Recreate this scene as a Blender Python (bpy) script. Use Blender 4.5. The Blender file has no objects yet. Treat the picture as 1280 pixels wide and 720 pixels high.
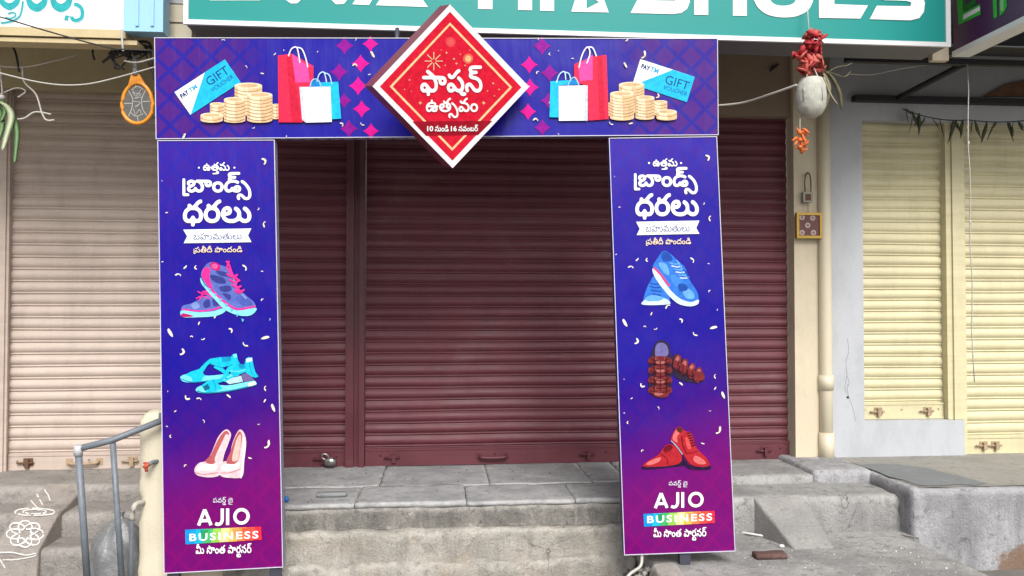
import bpy, bmesh, math, random
from mathutils import Vector, noise, geometry
random.seed(7)
R = math.radians
scene = bpy.context.scene
COL = scene.collection

# ------------------------------------------------------------------ camera, sky, sun, exposure
F, PSI, TH, CZ = 1000.0, R(5.0), R(1.26), 1.5
cam_d = bpy.data.cameras.new('camera'); cam = bpy.data.objects.new('camera', cam_d); COL.objects.link(cam)
cam_d.sensor_width = 36; cam_d.lens = F / 1280 * 36; cam_d.clip_end = 2000
cam.location = (0, 0, CZ); cam.rotation_euler = (R(90) + TH, 0, -PSI)
scene.camera = cam
SUN_EL, SUN_AZ = R(43), R(170)          # azimuth of the sun measured clockwise from +Y (the shop wall is at +Y)
world = bpy.data.worlds.new('World'); scene.world = world; world.use_nodes = True
nt = world.node_tree; bg = nt.nodes['Background']
sky = nt.nodes.new('ShaderNodeTexSky'); sky.sky_type = 'NISHITA'; sky.sun_disc = False
sky.sun_elevation = SUN_EL; sky.sun_rotation = SUN_AZ; sky.dust_density = 3.0; sky.air_density = 1.2
hs = nt.nodes.new('ShaderNodeHueSaturation'); hs.inputs['Saturation'].default_value = 0.22
nt.links.new(sky.outputs[0], hs.inputs['Color']); nt.links.new(hs.outputs[0], bg.inputs['Color'])
bg.inputs['Strength'].default_value = 0.10
sun_d = bpy.data.lights.new('sun', 'SUN'); sun = bpy.data.objects.new('sun', sun_d); COL.objects.link(sun)
sun_d.energy = 2.0; sun_d.angle = R(30); sun_d.color = (1.0, 0.97, 0.93)
sdir = Vector((math.sin(SUN_AZ) * math.cos(SUN_EL), math.cos(SUN_AZ) * math.cos(SUN_EL), math.sin(SUN_EL)))
sun.rotation_euler = sdir.to_track_quat('Z', 'Y').to_euler(); sun.location = sdir * 30
scene.view_settings.view_transform = 'Standard'; scene.view_settings.look = 'None'
scene.view_settings.gamma = 1.0; scene.view_settings.use_curve_mapping = False
scene.view_settings.exposure = 0.86

# ------------------------------------------------------------------ helpers
def ray(px, py):                        # survey: the direction in which the photo shows a point
    x, u = (px - 640) / F, -(py - 360) / F
    y, z = math.cos(TH) - u * math.sin(TH), math.sin(TH) + u * math.cos(TH)
    return Vector((x * math.cos(PSI) + y * math.sin(PSI), -x * math.sin(PSI) + y * math.cos(PSI), z))
CAM = Vector((0, 0, CZ))
def P(px, py, x=None, y=None, z=None):
    r = ray(px, py)
    t = y / r.y if y is not None else ((z - CZ) / r.z if z is not None else x / r.x)
    return CAM + r * t
def lin(c):
    c = c / 255
    return c / 12.92 if c <= .04045 else ((c + .055) / 1.055) ** 2.4
def col(rgb, k=1.0):
    return (min(lin(rgb[0]) * k, .9), min(lin(rgb[1]) * k, .9), min(lin(rgb[2]) * k, .9), 1)

_mats = {}
def new_mat(name):
    m = bpy.data.materials.new(name); m.use_nodes = True
    return m, m.node_tree, m.node_tree.nodes['Principled BSDF']
def tex_noise(nt, vec, scale, detail=6, rough=.6):
    n = nt.nodes.new('ShaderNodeTexNoise'); n.inputs['Scale'].default_value = scale
    n.inputs['Detail'].default_value = detail; n.inputs['Roughness'].default_value = rough
    nt.links.new(vec, n.inputs['Vector']); return n.outputs['Fac']
def ramp(nt, fac, stops):
    r = nt.nodes.new('ShaderNodeValToRGB'); e = r.color_ramp.elements
    while len(e) < len(stops): e.new(.5)
    for i, (p, c) in enumerate(stops):
        e[i].position = p; e[i].color = c if len(c) == 4 else (*c, 1)
    nt.links.new(fac, r.inputs[0]); return r.outputs[0]
def mix(nt, fac, a, b, mode='MIX'):
    m = nt.nodes.new('ShaderNodeMix'); m.data_type = 'RGBA'; m.blend_type = mode
    for s, v in ((m.inputs[0], fac), (m.inputs[6], a), (m.inputs[7], b)):
        if hasattr(v, 'is_output'): nt.links.new(v, s)
        else: s.default_value = v
    return m.outputs[2]
def mapping(nt, scale=(1, 1, 1), out='Object'):
    tc = nt.nodes.new('ShaderNodeTexCoord'); mp = nt.nodes.new('ShaderNodeMapping')
    mp.inputs['Scale'].default_value = scale; nt.links.new(tc.outputs[out], mp.inputs[0]); return mp.outputs[0]
def bump(nt, bs, h, strength, dist=.01, prev=None):
    b = nt.nodes.new('ShaderNodeBump'); b.inputs['Strength'].default_value = strength; b.inputs['Distance'].default_value = dist
    nt.links.new(h, b.inputs['Height'])
    if prev is not None: nt.links.new(prev, b.inputs['Normal'])
    nt.links.new(b.outputs[0], bs.inputs['Normal']); return b.outputs[0]
G1 = (0, 0, 0, 1); W1 = (1, 1, 1, 1)

def flat(name, rgb, rough=.5, k=1.0, metal=0.0, emit=0, spec=.5):
    if name in _mats: return _mats[name]
    m, nt, bs = new_mat(name)
    bs.inputs['Base Color'].default_value = col(rgb, k); bs.inputs['Roughness'].default_value = rough
    bs.inputs['Metallic'].default_value = metal; bs.inputs['Specular IOR Level'].default_value = spec
    if emit:
        bs.inputs['Emission Color'].default_value = col(rgb); bs.inputs['Emission Strength'].default_value = emit
    _mats[name] = m; return m
def ink(rgb, k=.8):                     # printing ink on the glossy flex sheets
    name = 'ink_%02x%02x%02x' % rgb
    if name in _mats: return _mats[name]
    m = flat(name, rgb, .45, k, spec=.12)
    if min(rgb) < 225:                       # halftone unevenness of the photographic print
        nt = m.node_tree; n = tex_noise(nt, mapping(nt), 42, 4, .65); b = col(rgb, k)
        nt.links.new(ramp(nt, n, [(.32, tuple(x * .82 for x in b[:3])), (.5, b), (.7, tuple(min(x * 1.14 + .004, .9) for x in b[:3]))]), nt.nodes['Principled BSDF'].inputs['Base Color'])
    return m
def paint(name, rgb, rough=.5, k=.8, var=.12, scale=5, streak=0, dirt=None, dirt_amt=.3, bumpy=.15, spec=.5, metal=0, grime=0, bands=0):
    m, nt, bs = new_mat(name)
    v = mapping(nt); base = col(rgb, k)
    dark = tuple(c * (1 - var * 1.6) for c in base[:3]) + (1,); light = tuple(min(c * (1 + var), .92) for c in base[:3]) + (1,)
    n1 = tex_noise(nt, v, scale)
    c = ramp(nt, n1, [(.3, dark), (.7, light)])
    if streak:
        n2 = tex_noise(nt, mapping(nt, (9, 9, .7)), 3, 5)
        c = mix(nt, ramp(nt, n2, [(.45, G1), (.75, (streak,) * 3)]), c, tuple(x * .55 for x in base[:3]) + (1,))
    if dirt:
        n3 = tex_noise(nt, v, scale * .6, 9, .7)
        c = mix(nt, ramp(nt, n3, [(.55, G1), (.7, (dirt_amt,) * 3)]), c, col(dirt, .7))
    if bands:                                # slats faded unevenly
        nb = tex_noise(nt, mapping(nt, (.5, .5, 11)), 1.6, 4, .7)
        c = mix(nt, ramp(nt, nb, [(.40, (bands,) * 3), (.56, G1)]), c, tuple(x * .62 for x in base[:3]) + (1,))
        c = mix(nt, ramp(nt, nb, [(.56, G1), (.72, (bands * .7,) * 3)]), c, tuple(min(x * 1.25 + .02, .9) for x in base[:3]) + (1,))
    if grime:                                # hand marks, drips and scuffs
        ng = tex_noise(nt, mapping(nt, (2.2, 2.2, .9)), 1.6, 10, .72)
        c = mix(nt, ramp(nt, ng, [(.50, G1), (.60, (grime * .5,) * 3), (.72, (grime,) * 3)]), c, tuple(x * .42 for x in base[:3]) + (1,))
        nh = tex_noise(nt, mapping(nt, (3, 3, 28)), 3.0, 8, .75)
        c = mix(nt, ramp(nt, nh, [(.60, G1), (.70, (grime,) * 3)]), c, tuple(x * .5 for x in base[:3]) + (1,))
        ns = tex_noise(nt, mapping(nt, (1, 1, 5)), 26, 4, .6)
        c = mix(nt, ramp(nt, ns, [(.70, G1), (.74, (grime,) * 3)]), c, tuple(min(x * 1.5 + .1, .85) for x in base[:3]) + (1,))
    n4 = tex_noise(nt, v, 60, 3)
    c = mix(nt, .25, c, ramp(nt, n4, [(.3, dark), (.7, light)]))
    nt.links.new(c, bs.inputs['Base Color'])
    nt.links.new(ramp(nt, n1, [(.3, (rough - .08,) * 3), (.7, (min(rough + .12, 1),) * 3)]), bs.inputs['Roughness'])
    bs.inputs['Specular IOR Level'].default_value = spec; bs.inputs['Metallic'].default_value = metal
    if bumpy: bump(nt, bs, n4, bumpy, .004, bump(nt, bs, n1, bumpy, .01))
    return m
def concrete(name, base, dark, light, k=.5, stain=.5, scale=1.0, drip=0.0, crack=0.0, off=(0, 0, 0), rough=.9, bumpy=.5, warm=None, spots=()):
    m, nt, bs = new_mat(name)
    tc = nt.nodes.new('ShaderNodeTexCoord'); mp = nt.nodes.new('ShaderNodeMapping')
    mp.inputs['Location'].default_value = off; nt.links.new(tc.outputs['Object'], mp.inputs[0]); v = mp.outputs[0]
    b, d, l = col(base, k), col(dark, k), col(light, k)
    n1 = tex_noise(nt, v, 1.7 * scale, 8, .62); n2 = tex_noise(nt, v, 7 * scale, 8, .68); n3 = tex_noise(nt, v, 45 * scale, 6, .7)
    n5 = tex_noise(nt, v, 150, 4, .7)
    c = ramp(nt, n2, [(.34, d), (.46, b), (.58, b), (.68, l)])
    c = mix(nt, ramp(nt, n1, [(.42, G1), (.62, (stain,) * 3)]), c, d)
    if warm: c = mix(nt, ramp(nt, tex_noise(nt, v, 2.6 * scale, 6), [(.5, G1), (.68, (.6,) * 3)]), c, col(warm, k))
    if drip:
        nd = tex_noise(nt, mapping(nt, (7, 7, .8)), 2.2, 7, .65)
        c = mix(nt, ramp(nt, nd, [(.47, G1), (.66, (drip,) * 3)]), c, tuple(x * .5 for x in d[:3]) + (1,))
    c = mix(nt, ramp(nt, n3, [(.32, (.7,) * 3), (.48, G1)]), c, d)
    c = mix(nt, ramp(nt, n3, [(.58, G1), (.72, (.7,) * 3)]), c, l)
    c = mix(nt, .35, c, ramp(nt, n5, [(.3, tuple(x * .6 for x in b[:3])), (.7, tuple(x * 1.35 for x in b[:3]))]))
    geo = nt.nodes.new('ShaderNodeNewGeometry')          # worn, chalky edges
    we = ramp(nt, geo.outputs['Pointiness'], [(.515, G1), (.58, (.5,) * 3)])
    c = mix(nt, mix(nt, 1.0, we, ramp(nt, n2, [(.35, G1), (.6, W1)]), 'MULTIPLY'), c, l)
    if crack:
        vo = nt.nodes.new('ShaderNodeTexVoronoi'); vo.feature = 'DISTANCE_TO_EDGE'; vo.inputs['Scale'].default_value = crack
        wv = nt.nodes.new('ShaderNodeVectorMath'); wv.operation = 'MULTIPLY_ADD'
        nn = nt.nodes.new('ShaderNodeTexNoise'); nn.inputs['Scale'].default_value = 3.5; nn.inputs['Detail'].default_value = 8
        nt.links.new(v, nn.inputs['Vector']); nt.links.new(nn.outputs['Color'], wv.inputs[0]); wv.inputs[1].default_value = (.5,) * 3
        nt.links.new(v, wv.inputs[2]); nt.links.new(wv.outputs[0], vo.inputs['Vector'])
        cr = ramp(nt, vo.outputs['Distance'], [(0.0, (.75, .75, .75)), (.008, G1)])
        gate = ramp(nt, tex_noise(nt, v, 2.1, 3), [(.5, G1), (.6, W1)])
        cr = mix(nt, 1.0, cr, gate, 'MULTIPLY')
        c = mix(nt, cr, c, tuple(x * .4 for x in d[:3]) + (1,))
    for (pt, rad, rgb) in spots:                 # patches of lost plaster
        dn = nt.nodes.new('ShaderNodeVectorMath'); dn.operation = 'DISTANCE'; nt.links.new(tc.outputs['Object'], dn.inputs[0]); dn.inputs[1].default_value = pt
        mm = nt.nodes.new('ShaderNodeMath'); mm.operation = 'MULTIPLY_ADD'; nt.links.new(tex_noise(nt, v, 5.0, 9, .7), mm.inputs[0]); mm.inputs[1].default_value = rad * 3.2; nt.links.new(dn.outputs['Value'], mm.inputs[2])
        c = mix(nt, ramp(nt, mm.outputs[0], [(rad * 2.3, (.9, .9, .9)), (rad * 2.3 + .04, G1)]), c, mix(nt, n3, col(rgb, k * .7), col(rgb, k * 1.2)))
    nt.links.new(c, bs.inputs['Base Color']); bs.inputs['Roughness'].default_value = rough
    bs.inputs['Specular IOR Level'].default_value = .3
    p = bump(nt, bs, n2, bumpy, .02); p = bump(nt, bs, n3, bumpy, .008, p); bump(nt, bs, n5, bumpy * .8, .003, p)
    return m

class MB:
    """collects geometry in world coordinates and links it as one mesh object"""
    def __init__(s): s.v, s.f, s.mi, s.ms, s.smooth, s.uv = [], [], [], [], [], {}
    def m(s, mat):
        if mat not in s.ms: s.ms.append(mat)
        return s.ms.index(mat)
    def face(s, idx, mat, sm=False): s.f.append(idx); s.mi.append(s.m(mat)); s.smooth.append(sm)
    def pts(s, pts):
        i = len(s.v); s.v += [Vector(p) for p in pts]; return list(range(i, i + len(pts)))
    def poly(s, pts, mat, uv=None):
        ids = s.pts(pts); s.face(ids, mat)
        if uv: s.uv[len(s.f) - 1] = uv
    def box(s, x0, x1, y0, y1, z0, z1, mat):
        i = s.pts([(x, y, z) for z in (z0, z1) for y in (y0, y1) for x in (x0, x1)])
        for q in ((0, 2, 3, 1), (4, 5, 7, 6), (0, 1, 5, 4), (1, 3, 7, 5), (3, 2, 6, 7), (2, 0, 4, 6)): s.face([i[a] for a in q], mat)
    def hexa(s, bot, top, mat):          # two loops of equal length, bottom and top
        a, b = s.pts(bot), s.pts(top); n = len(a)
        s.face(a[::-1], mat); s.face(b, mat)
        for k in range(n): s.face([a[k], a[(k + 1) % n], b[(k + 1) % n], b[k]], mat)
    def rough(s, x0, x1, y0, y1, z0, z1, mat, seg=.05, r=.015, amp=.004, slope=None, fr=7.0):
        """a worn block: gridded faces, rounded and chipped edges. slope(x, y) lifts points near the top"""
        L = Vector((x0, y0, z0)); H = Vector((x1, y1, z1)); lo, hi = L + Vector((r,) * 3), H - Vector((r,) * 3)
        cache = {}
        def vert(p):
            key = tuple(round(c, 5) for c in p)
            if key in cache: return cache[key]
            p = Vector(p)
            e = noise.noise(p * 8.0 + Vector((3, 1, 7))) + .5 * noise.noise(p * 23.0); rr = r * (1 + 2.6 * max(0, e))
            q = Vector((min(max(p.x, L.x + rr), H.x - rr), min(max(p.y, L.y + rr), H.y - rr), min(max(p.z, L.z + rr), H.z - rr)))
            d = p - q
            if d.length > 1e-9: p = q + d.normalized() * min(rr, d.length)
            n = noise.noise_vector(p * fr) * amp + noise.noise_vector(p * fr * 3) * amp * .4
            p = p + n
            if slope: p.z += slope(p.x, p.y) * max(0, (p.z - z0) / (z1 - z0))
            s.v.append(p); cache[key] = len(s.v) - 1; return cache[key]
        def grid(a0, a1):
            n = max(1, round((a1 - a0) / seg)); return [a0 + (a1 - a0) * k / n for k in range(n + 1)]
        gx, gy, gz = grid(x0, x1), grid(y0, y1), grid(z0, z1)
        for A, B, fn, fl in ((gx, gy, lambda a, b: (a, b, z1), 0), (gx, gy, lambda a, b: (a, b, z0), 1),
                             (gx, gz, lambda a, b: (a, y0, b), 0), (gx, gz, lambda a, b: (a, y1, b), 1),
                             (gy, gz, lambda a, b: (x1, a, b), 0), (gy, gz, lambda a, b: (x0, a, b), 1)):
            for i in range(len(A) - 1):
                for j in range(len(B) - 1):
                    q = [vert(fn(A[i], B[j])), vert(fn(A[i + 1], B[j])), vert(fn(A[i + 1], B[j + 1])), vert(fn(A[i], B[j + 1]))]
                    s.face(q[::-1] if fl else q, mat, True)
    def tube(s, path, r, mat, n=8, cap=True):
        path = [Vector(p) for p in path]; rings = []
        ref = Vector((0, 0, 1))
        for k, p in enumerate(path):
            t = (path[min(k + 1, len(path) - 1)] - path[max(k - 1, 0)]).normalized()
            a = t.cross(ref)
            if a.length < .15: a = t.cross(Vector((0, 1, 0)))
            a.normalize(); b = a.cross(t).normalized()
            rr = r[k] if isinstance(r, (list, tuple)) else r
            rings.append(s.pts([p + (a * math.cos(2 * math.pi * i / n) + b * math.sin(2 * math.pi * i / n)) * rr for i in range(n)]))
        for A, B in zip(rings, rings[1:]):
            for i in range(n): s.face([A[i], B[i], B[(i + 1) % n], A[(i + 1) % n]], mat, True)
        if cap: s.face(rings[0], mat); s.face(rings[-1][::-1], mat)
    def lathe(s, prof, c, mat, n=20, jit=0, sx=1, sy=1):
        rings = []
        for r, z in prof:
            rings.append(s.pts([Vector((c[0] + r * sx * math.cos(2 * math.pi * i / n), c[1] + r * sy * math.sin(2 * math.pi * i / n), c[2] + z)) + (noise.noise_vector(Vector((r * 9 + i, z * 20, 1.3))) * jit if jit else Vector()) for i in range(n)]))
        for A, B in zip(rings, rings[1:]):
            for i in range(n): s.face([A[i], A[(i + 1) % n], B[(i + 1) % n], B[i]], mat, True)
        s.face(rings[0][::-1], mat, True); s.face(rings[-1], mat, True)
    def blade(s, path, widths, side, mat, fold=.25):   # a leaf: two strips folded along the midrib
        path = [Vector(p) for p in path]; side = Vector(side).normalized(); ids = []
        for p, w, k in zip(path, widths, range(len(path))):
            t = (path[min(k + 1, len(path) - 1)] - path[max(k - 1, 0)]).normalized(); nrm = t.cross(side)
            nrm = nrm.normalized() if nrm.length > 1e-6 else Vector((0, -1, 0))
            ids.append(s.pts([p - side * w, p + nrm * w * fold, p + side * w, p - nrm * w * fold * 1.2]))
        for A, B in zip(ids, ids[1:]):
            for i in range(4): s.face([A[i], A[(i + 1) % 4], B[(i + 1) % 4], B[i]], mat, True)
        s.face(ids[0][::-1], mat); s.face(ids[-1], mat)
    def build(s, name, parent=None):
        o0 = Vector(); p = parent
        while p is not None: o0 += p.location; p = p.parent
        me = bpy.data.meshes.new(name); me.from_pydata([v - o0 for v in s.v], [], s.f)
        for m in s.ms: me.materials.append(m)
        for pl, i, sm in zip(me.polygons, s.mi, s.smooth): pl.material_index = i; pl.use_smooth = sm
        if s.uv:
            ul = me.uv_layers.new(name='UVMap')
            for fi, uv in s.uv.items():
                for li, w in zip(me.polygons[fi].loop_indices, uv): ul.data[li].uv = w
        me.update()
        o = bpy.data.objects.new(name, me); COL.objects.link(o); o.parent = parent
        return o
def tag(o, label=None, cat=None, group=None, kind=None):
    if label: o['label'] = label
    if cat: o['category'] = cat
    if group: o['group'] = group
    if kind: o['kind'] = kind
    return o
def thing(name, label, cat, loc, group=None):
    o = bpy.data.objects.new(name, None); COL.objects.link(o); o.location = loc; o.empty_display_size = .1
    return tag(o, label, cat, group)
def one(mb, name, label, cat, loc, group=None):       # a thing that is one mesh
    o = mb.build(name); o.location = (0, 0, 0)
    c = Vector(loc)
    o.data.transform(__import__('mathutils').Matrix.Translation(-c)); o.location = c
    return tag(o, label, cat, group)
def curve_pts(pts, n=6, closed=False):   # Catmull-Rom through 2-D or 3-D points
    P_ = [Vector(p) for p in pts]; N = len(P_); out = []
    for i in range(N if closed else N - 1):
        g = lambda k: P_[k % N] if closed else P_[min(max(k, 0), N - 1)]
        a, b, c, d = g(i - 1), g(i), g(i + 1), g(i + 2)
        for j in range(n):
            t = j / n
            out.append(.5 * ((2 * b) + (c - a) * t + (2 * a - 5 * b + 4 * c - d) * t * t + (3 * b - a - 3 * c + d) * t ** 3))
    if not closed: out.append(P_[-1])
    return out
def sag(a, b, drop, n=14):
    a, b = Vector(a), Vector(b)
    return [a.lerp(b, i / n) - Vector((0, 0, drop * 4 * (i / n) * (1 - i / n))) for i in range(n + 1)]

class Art:
    """flat print on a plane (point, normal): outlines traced where the photo shows them, stacked in hair-thin layers"""
    def __init__(s, p0, n):
        s.p0, s.n = Vector(p0), Vector(n).normalized(); s.mb = MB(); s.k = 0; s.x0 = s.y0 = 0; s.sc = 1.0; s.base = .0006
    def use(s, x0, y0, sc): s.x0, s.y0, s.sc = x0, y0, sc; return s
    def start(s, base=.0006): s.mb = MB(); s.k = 0; s.base = base; return s
    def at(s, c, h):
        r = ray(s.x0 + c[0] / s.sc, s.y0 + c[1] / s.sc)
        t = (s.p0 - CAM).dot(s.n) / r.dot(s.n)
        return CAM + r * t + s.n * h
    def loops(s, loops, mat):
        s.k += 1; h = s.base + s.k * .00016
        flat_ = [p for l in loops for p in l]
        tri = geometry.tessellate_polygon([[Vector((p[0], p[1], 0)) for p in l] for l in loops])
        ids = s.mb.pts([s.at(p, h) for p in flat_])
        for t in tri:
            a, b, c = [s.mb.v[ids[i]] for i in t]
            nn = (b - a).cross(c - a)
            s.mb.face([ids[i] for i in (t if nn.dot(s.n) > 0 else t[::-1])], mat)
    def poly(s, pts, rgb, smooth=0):
        if smooth: pts = [tuple(p) for p in curve_pts(pts, smooth, True)]
        s.loops([pts], ink(rgb))
    def blob(s, pts, rgb): s.poly(pts, rgb, 5)
    def ring(s, outer, inner, rgb): s.loops([outer, inner], ink(rgb))
    def line(s, pts, w, rgb, smooth=4):
        if smooth and len(pts) > 2: pts = [tuple(p) for p in curve_pts(pts, smooth)]
        L, Rr = [], []
        for k, p in enumerate(pts):
            a, b = pts[max(k - 1, 0)], pts[min(k + 1, len(pts) - 1)]
            dx, dy = b[0] - a[0], b[1] - a[1]; d = math.hypot(dx, dy) or 1
            L.append((p[0] - dy / d * w / 2, p[1] + dx / d * w / 2)); Rr.append((p[0] + dy / d * w / 2, p[1] - dx / d * w / 2))
        s.loops([L + Rr[::-1]], ink(rgb))
    def ell(s, cx, cy, rx, ry, rgb, n=16): s.poly([(cx + rx * math.cos(2 * math.pi * i / n), cy + ry * math.sin(2 * math.pi * i / n)) for i in range(n)], rgb)
    def fill(s, c, mp2, rgb):                            # fills a 2-D curve and lays it on the plane
        ob = bpy.data.objects.new('lettering', c); COL.objects.link(ob)
        dg = bpy.context.evaluated_depsgraph_get(); me = bpy.data.meshes.new_from_object(ob.evaluated_get(dg))
        s.k += 1; h = s.base + s.k * .00016; m = ink(rgb); f = mp2(me)
        ids = s.mb.pts([s.at(f(v.co), h) for v in me.vertices])
        for p in me.polygons:
            q = [ids[i] for i in p.vertices]; a, b, cc = [s.mb.v[i] for i in q[:3]]
            s.mb.face(q if (b - a).cross(cc - a).dot(s.n) > 0 else q[::-1], m)
        bpy.data.objects.remove(ob); bpy.data.curves.remove(c); bpy.data.meshes.remove(me)
    def word(s, key, x0, y0, x1, y1, rgb, rise=0):      # Telugu word in the box, rise = how far the right end climbs
        w, h, d = WORDS[key]
        c = bpy.data.curves.new('lettering', 'CURVE'); c.dimensions = '2D'; c.fill_mode = 'BOTH'
        for l in d.split(';'):
            q = [int(a) for a in l.split()]; n = len(q) // 2
            sp = c.splines.new('POLY'); sp.points.add(n - 1); sp.use_cyclic_u = True
            for i in range(n): sp.points[i].co = (q[2 * i] * .01, q[2 * i + 1] * .01, 0, 1)
        s.fill(c, lambda me: lambda v: (x0 + (x1 - x0) * v.x * 100 / w, y1 - (y1 - y0) * v.y * 100 / h - rise * v.x * 100 / w), rgb)
    def text(s, body, o, ux, uy, rgb, bold=0.0, spacing=1.0):   # Latin text: o = lower left, ux = baseline vector, uy = cap-height vector
        c = bpy.data.curves.new('lettering', 'FONT'); c.body = body; c.resolution_u = 4; c.offset = bold; c.space_character = spacing
        def mp2(me):
            xs = [v.co.x for v in me.vertices]; ys = [v.co.y for v in me.vertices]
            x0, x1, y0, y1 = min(xs), max(xs), min(ys), max(ys)
            def g(v):
                a, b = (v.x - x0) / (x1 - x0), (v.y - y0) / (y1 - y0)
                return (o[0] + ux[0] * a + uy[0] * b, o[1] + ux[1] * a + uy[1] * b)
            return g
        s.fill(c, mp2, rgb)
    def build(s, name, parent): return s.mb.build(name, parent)
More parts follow.
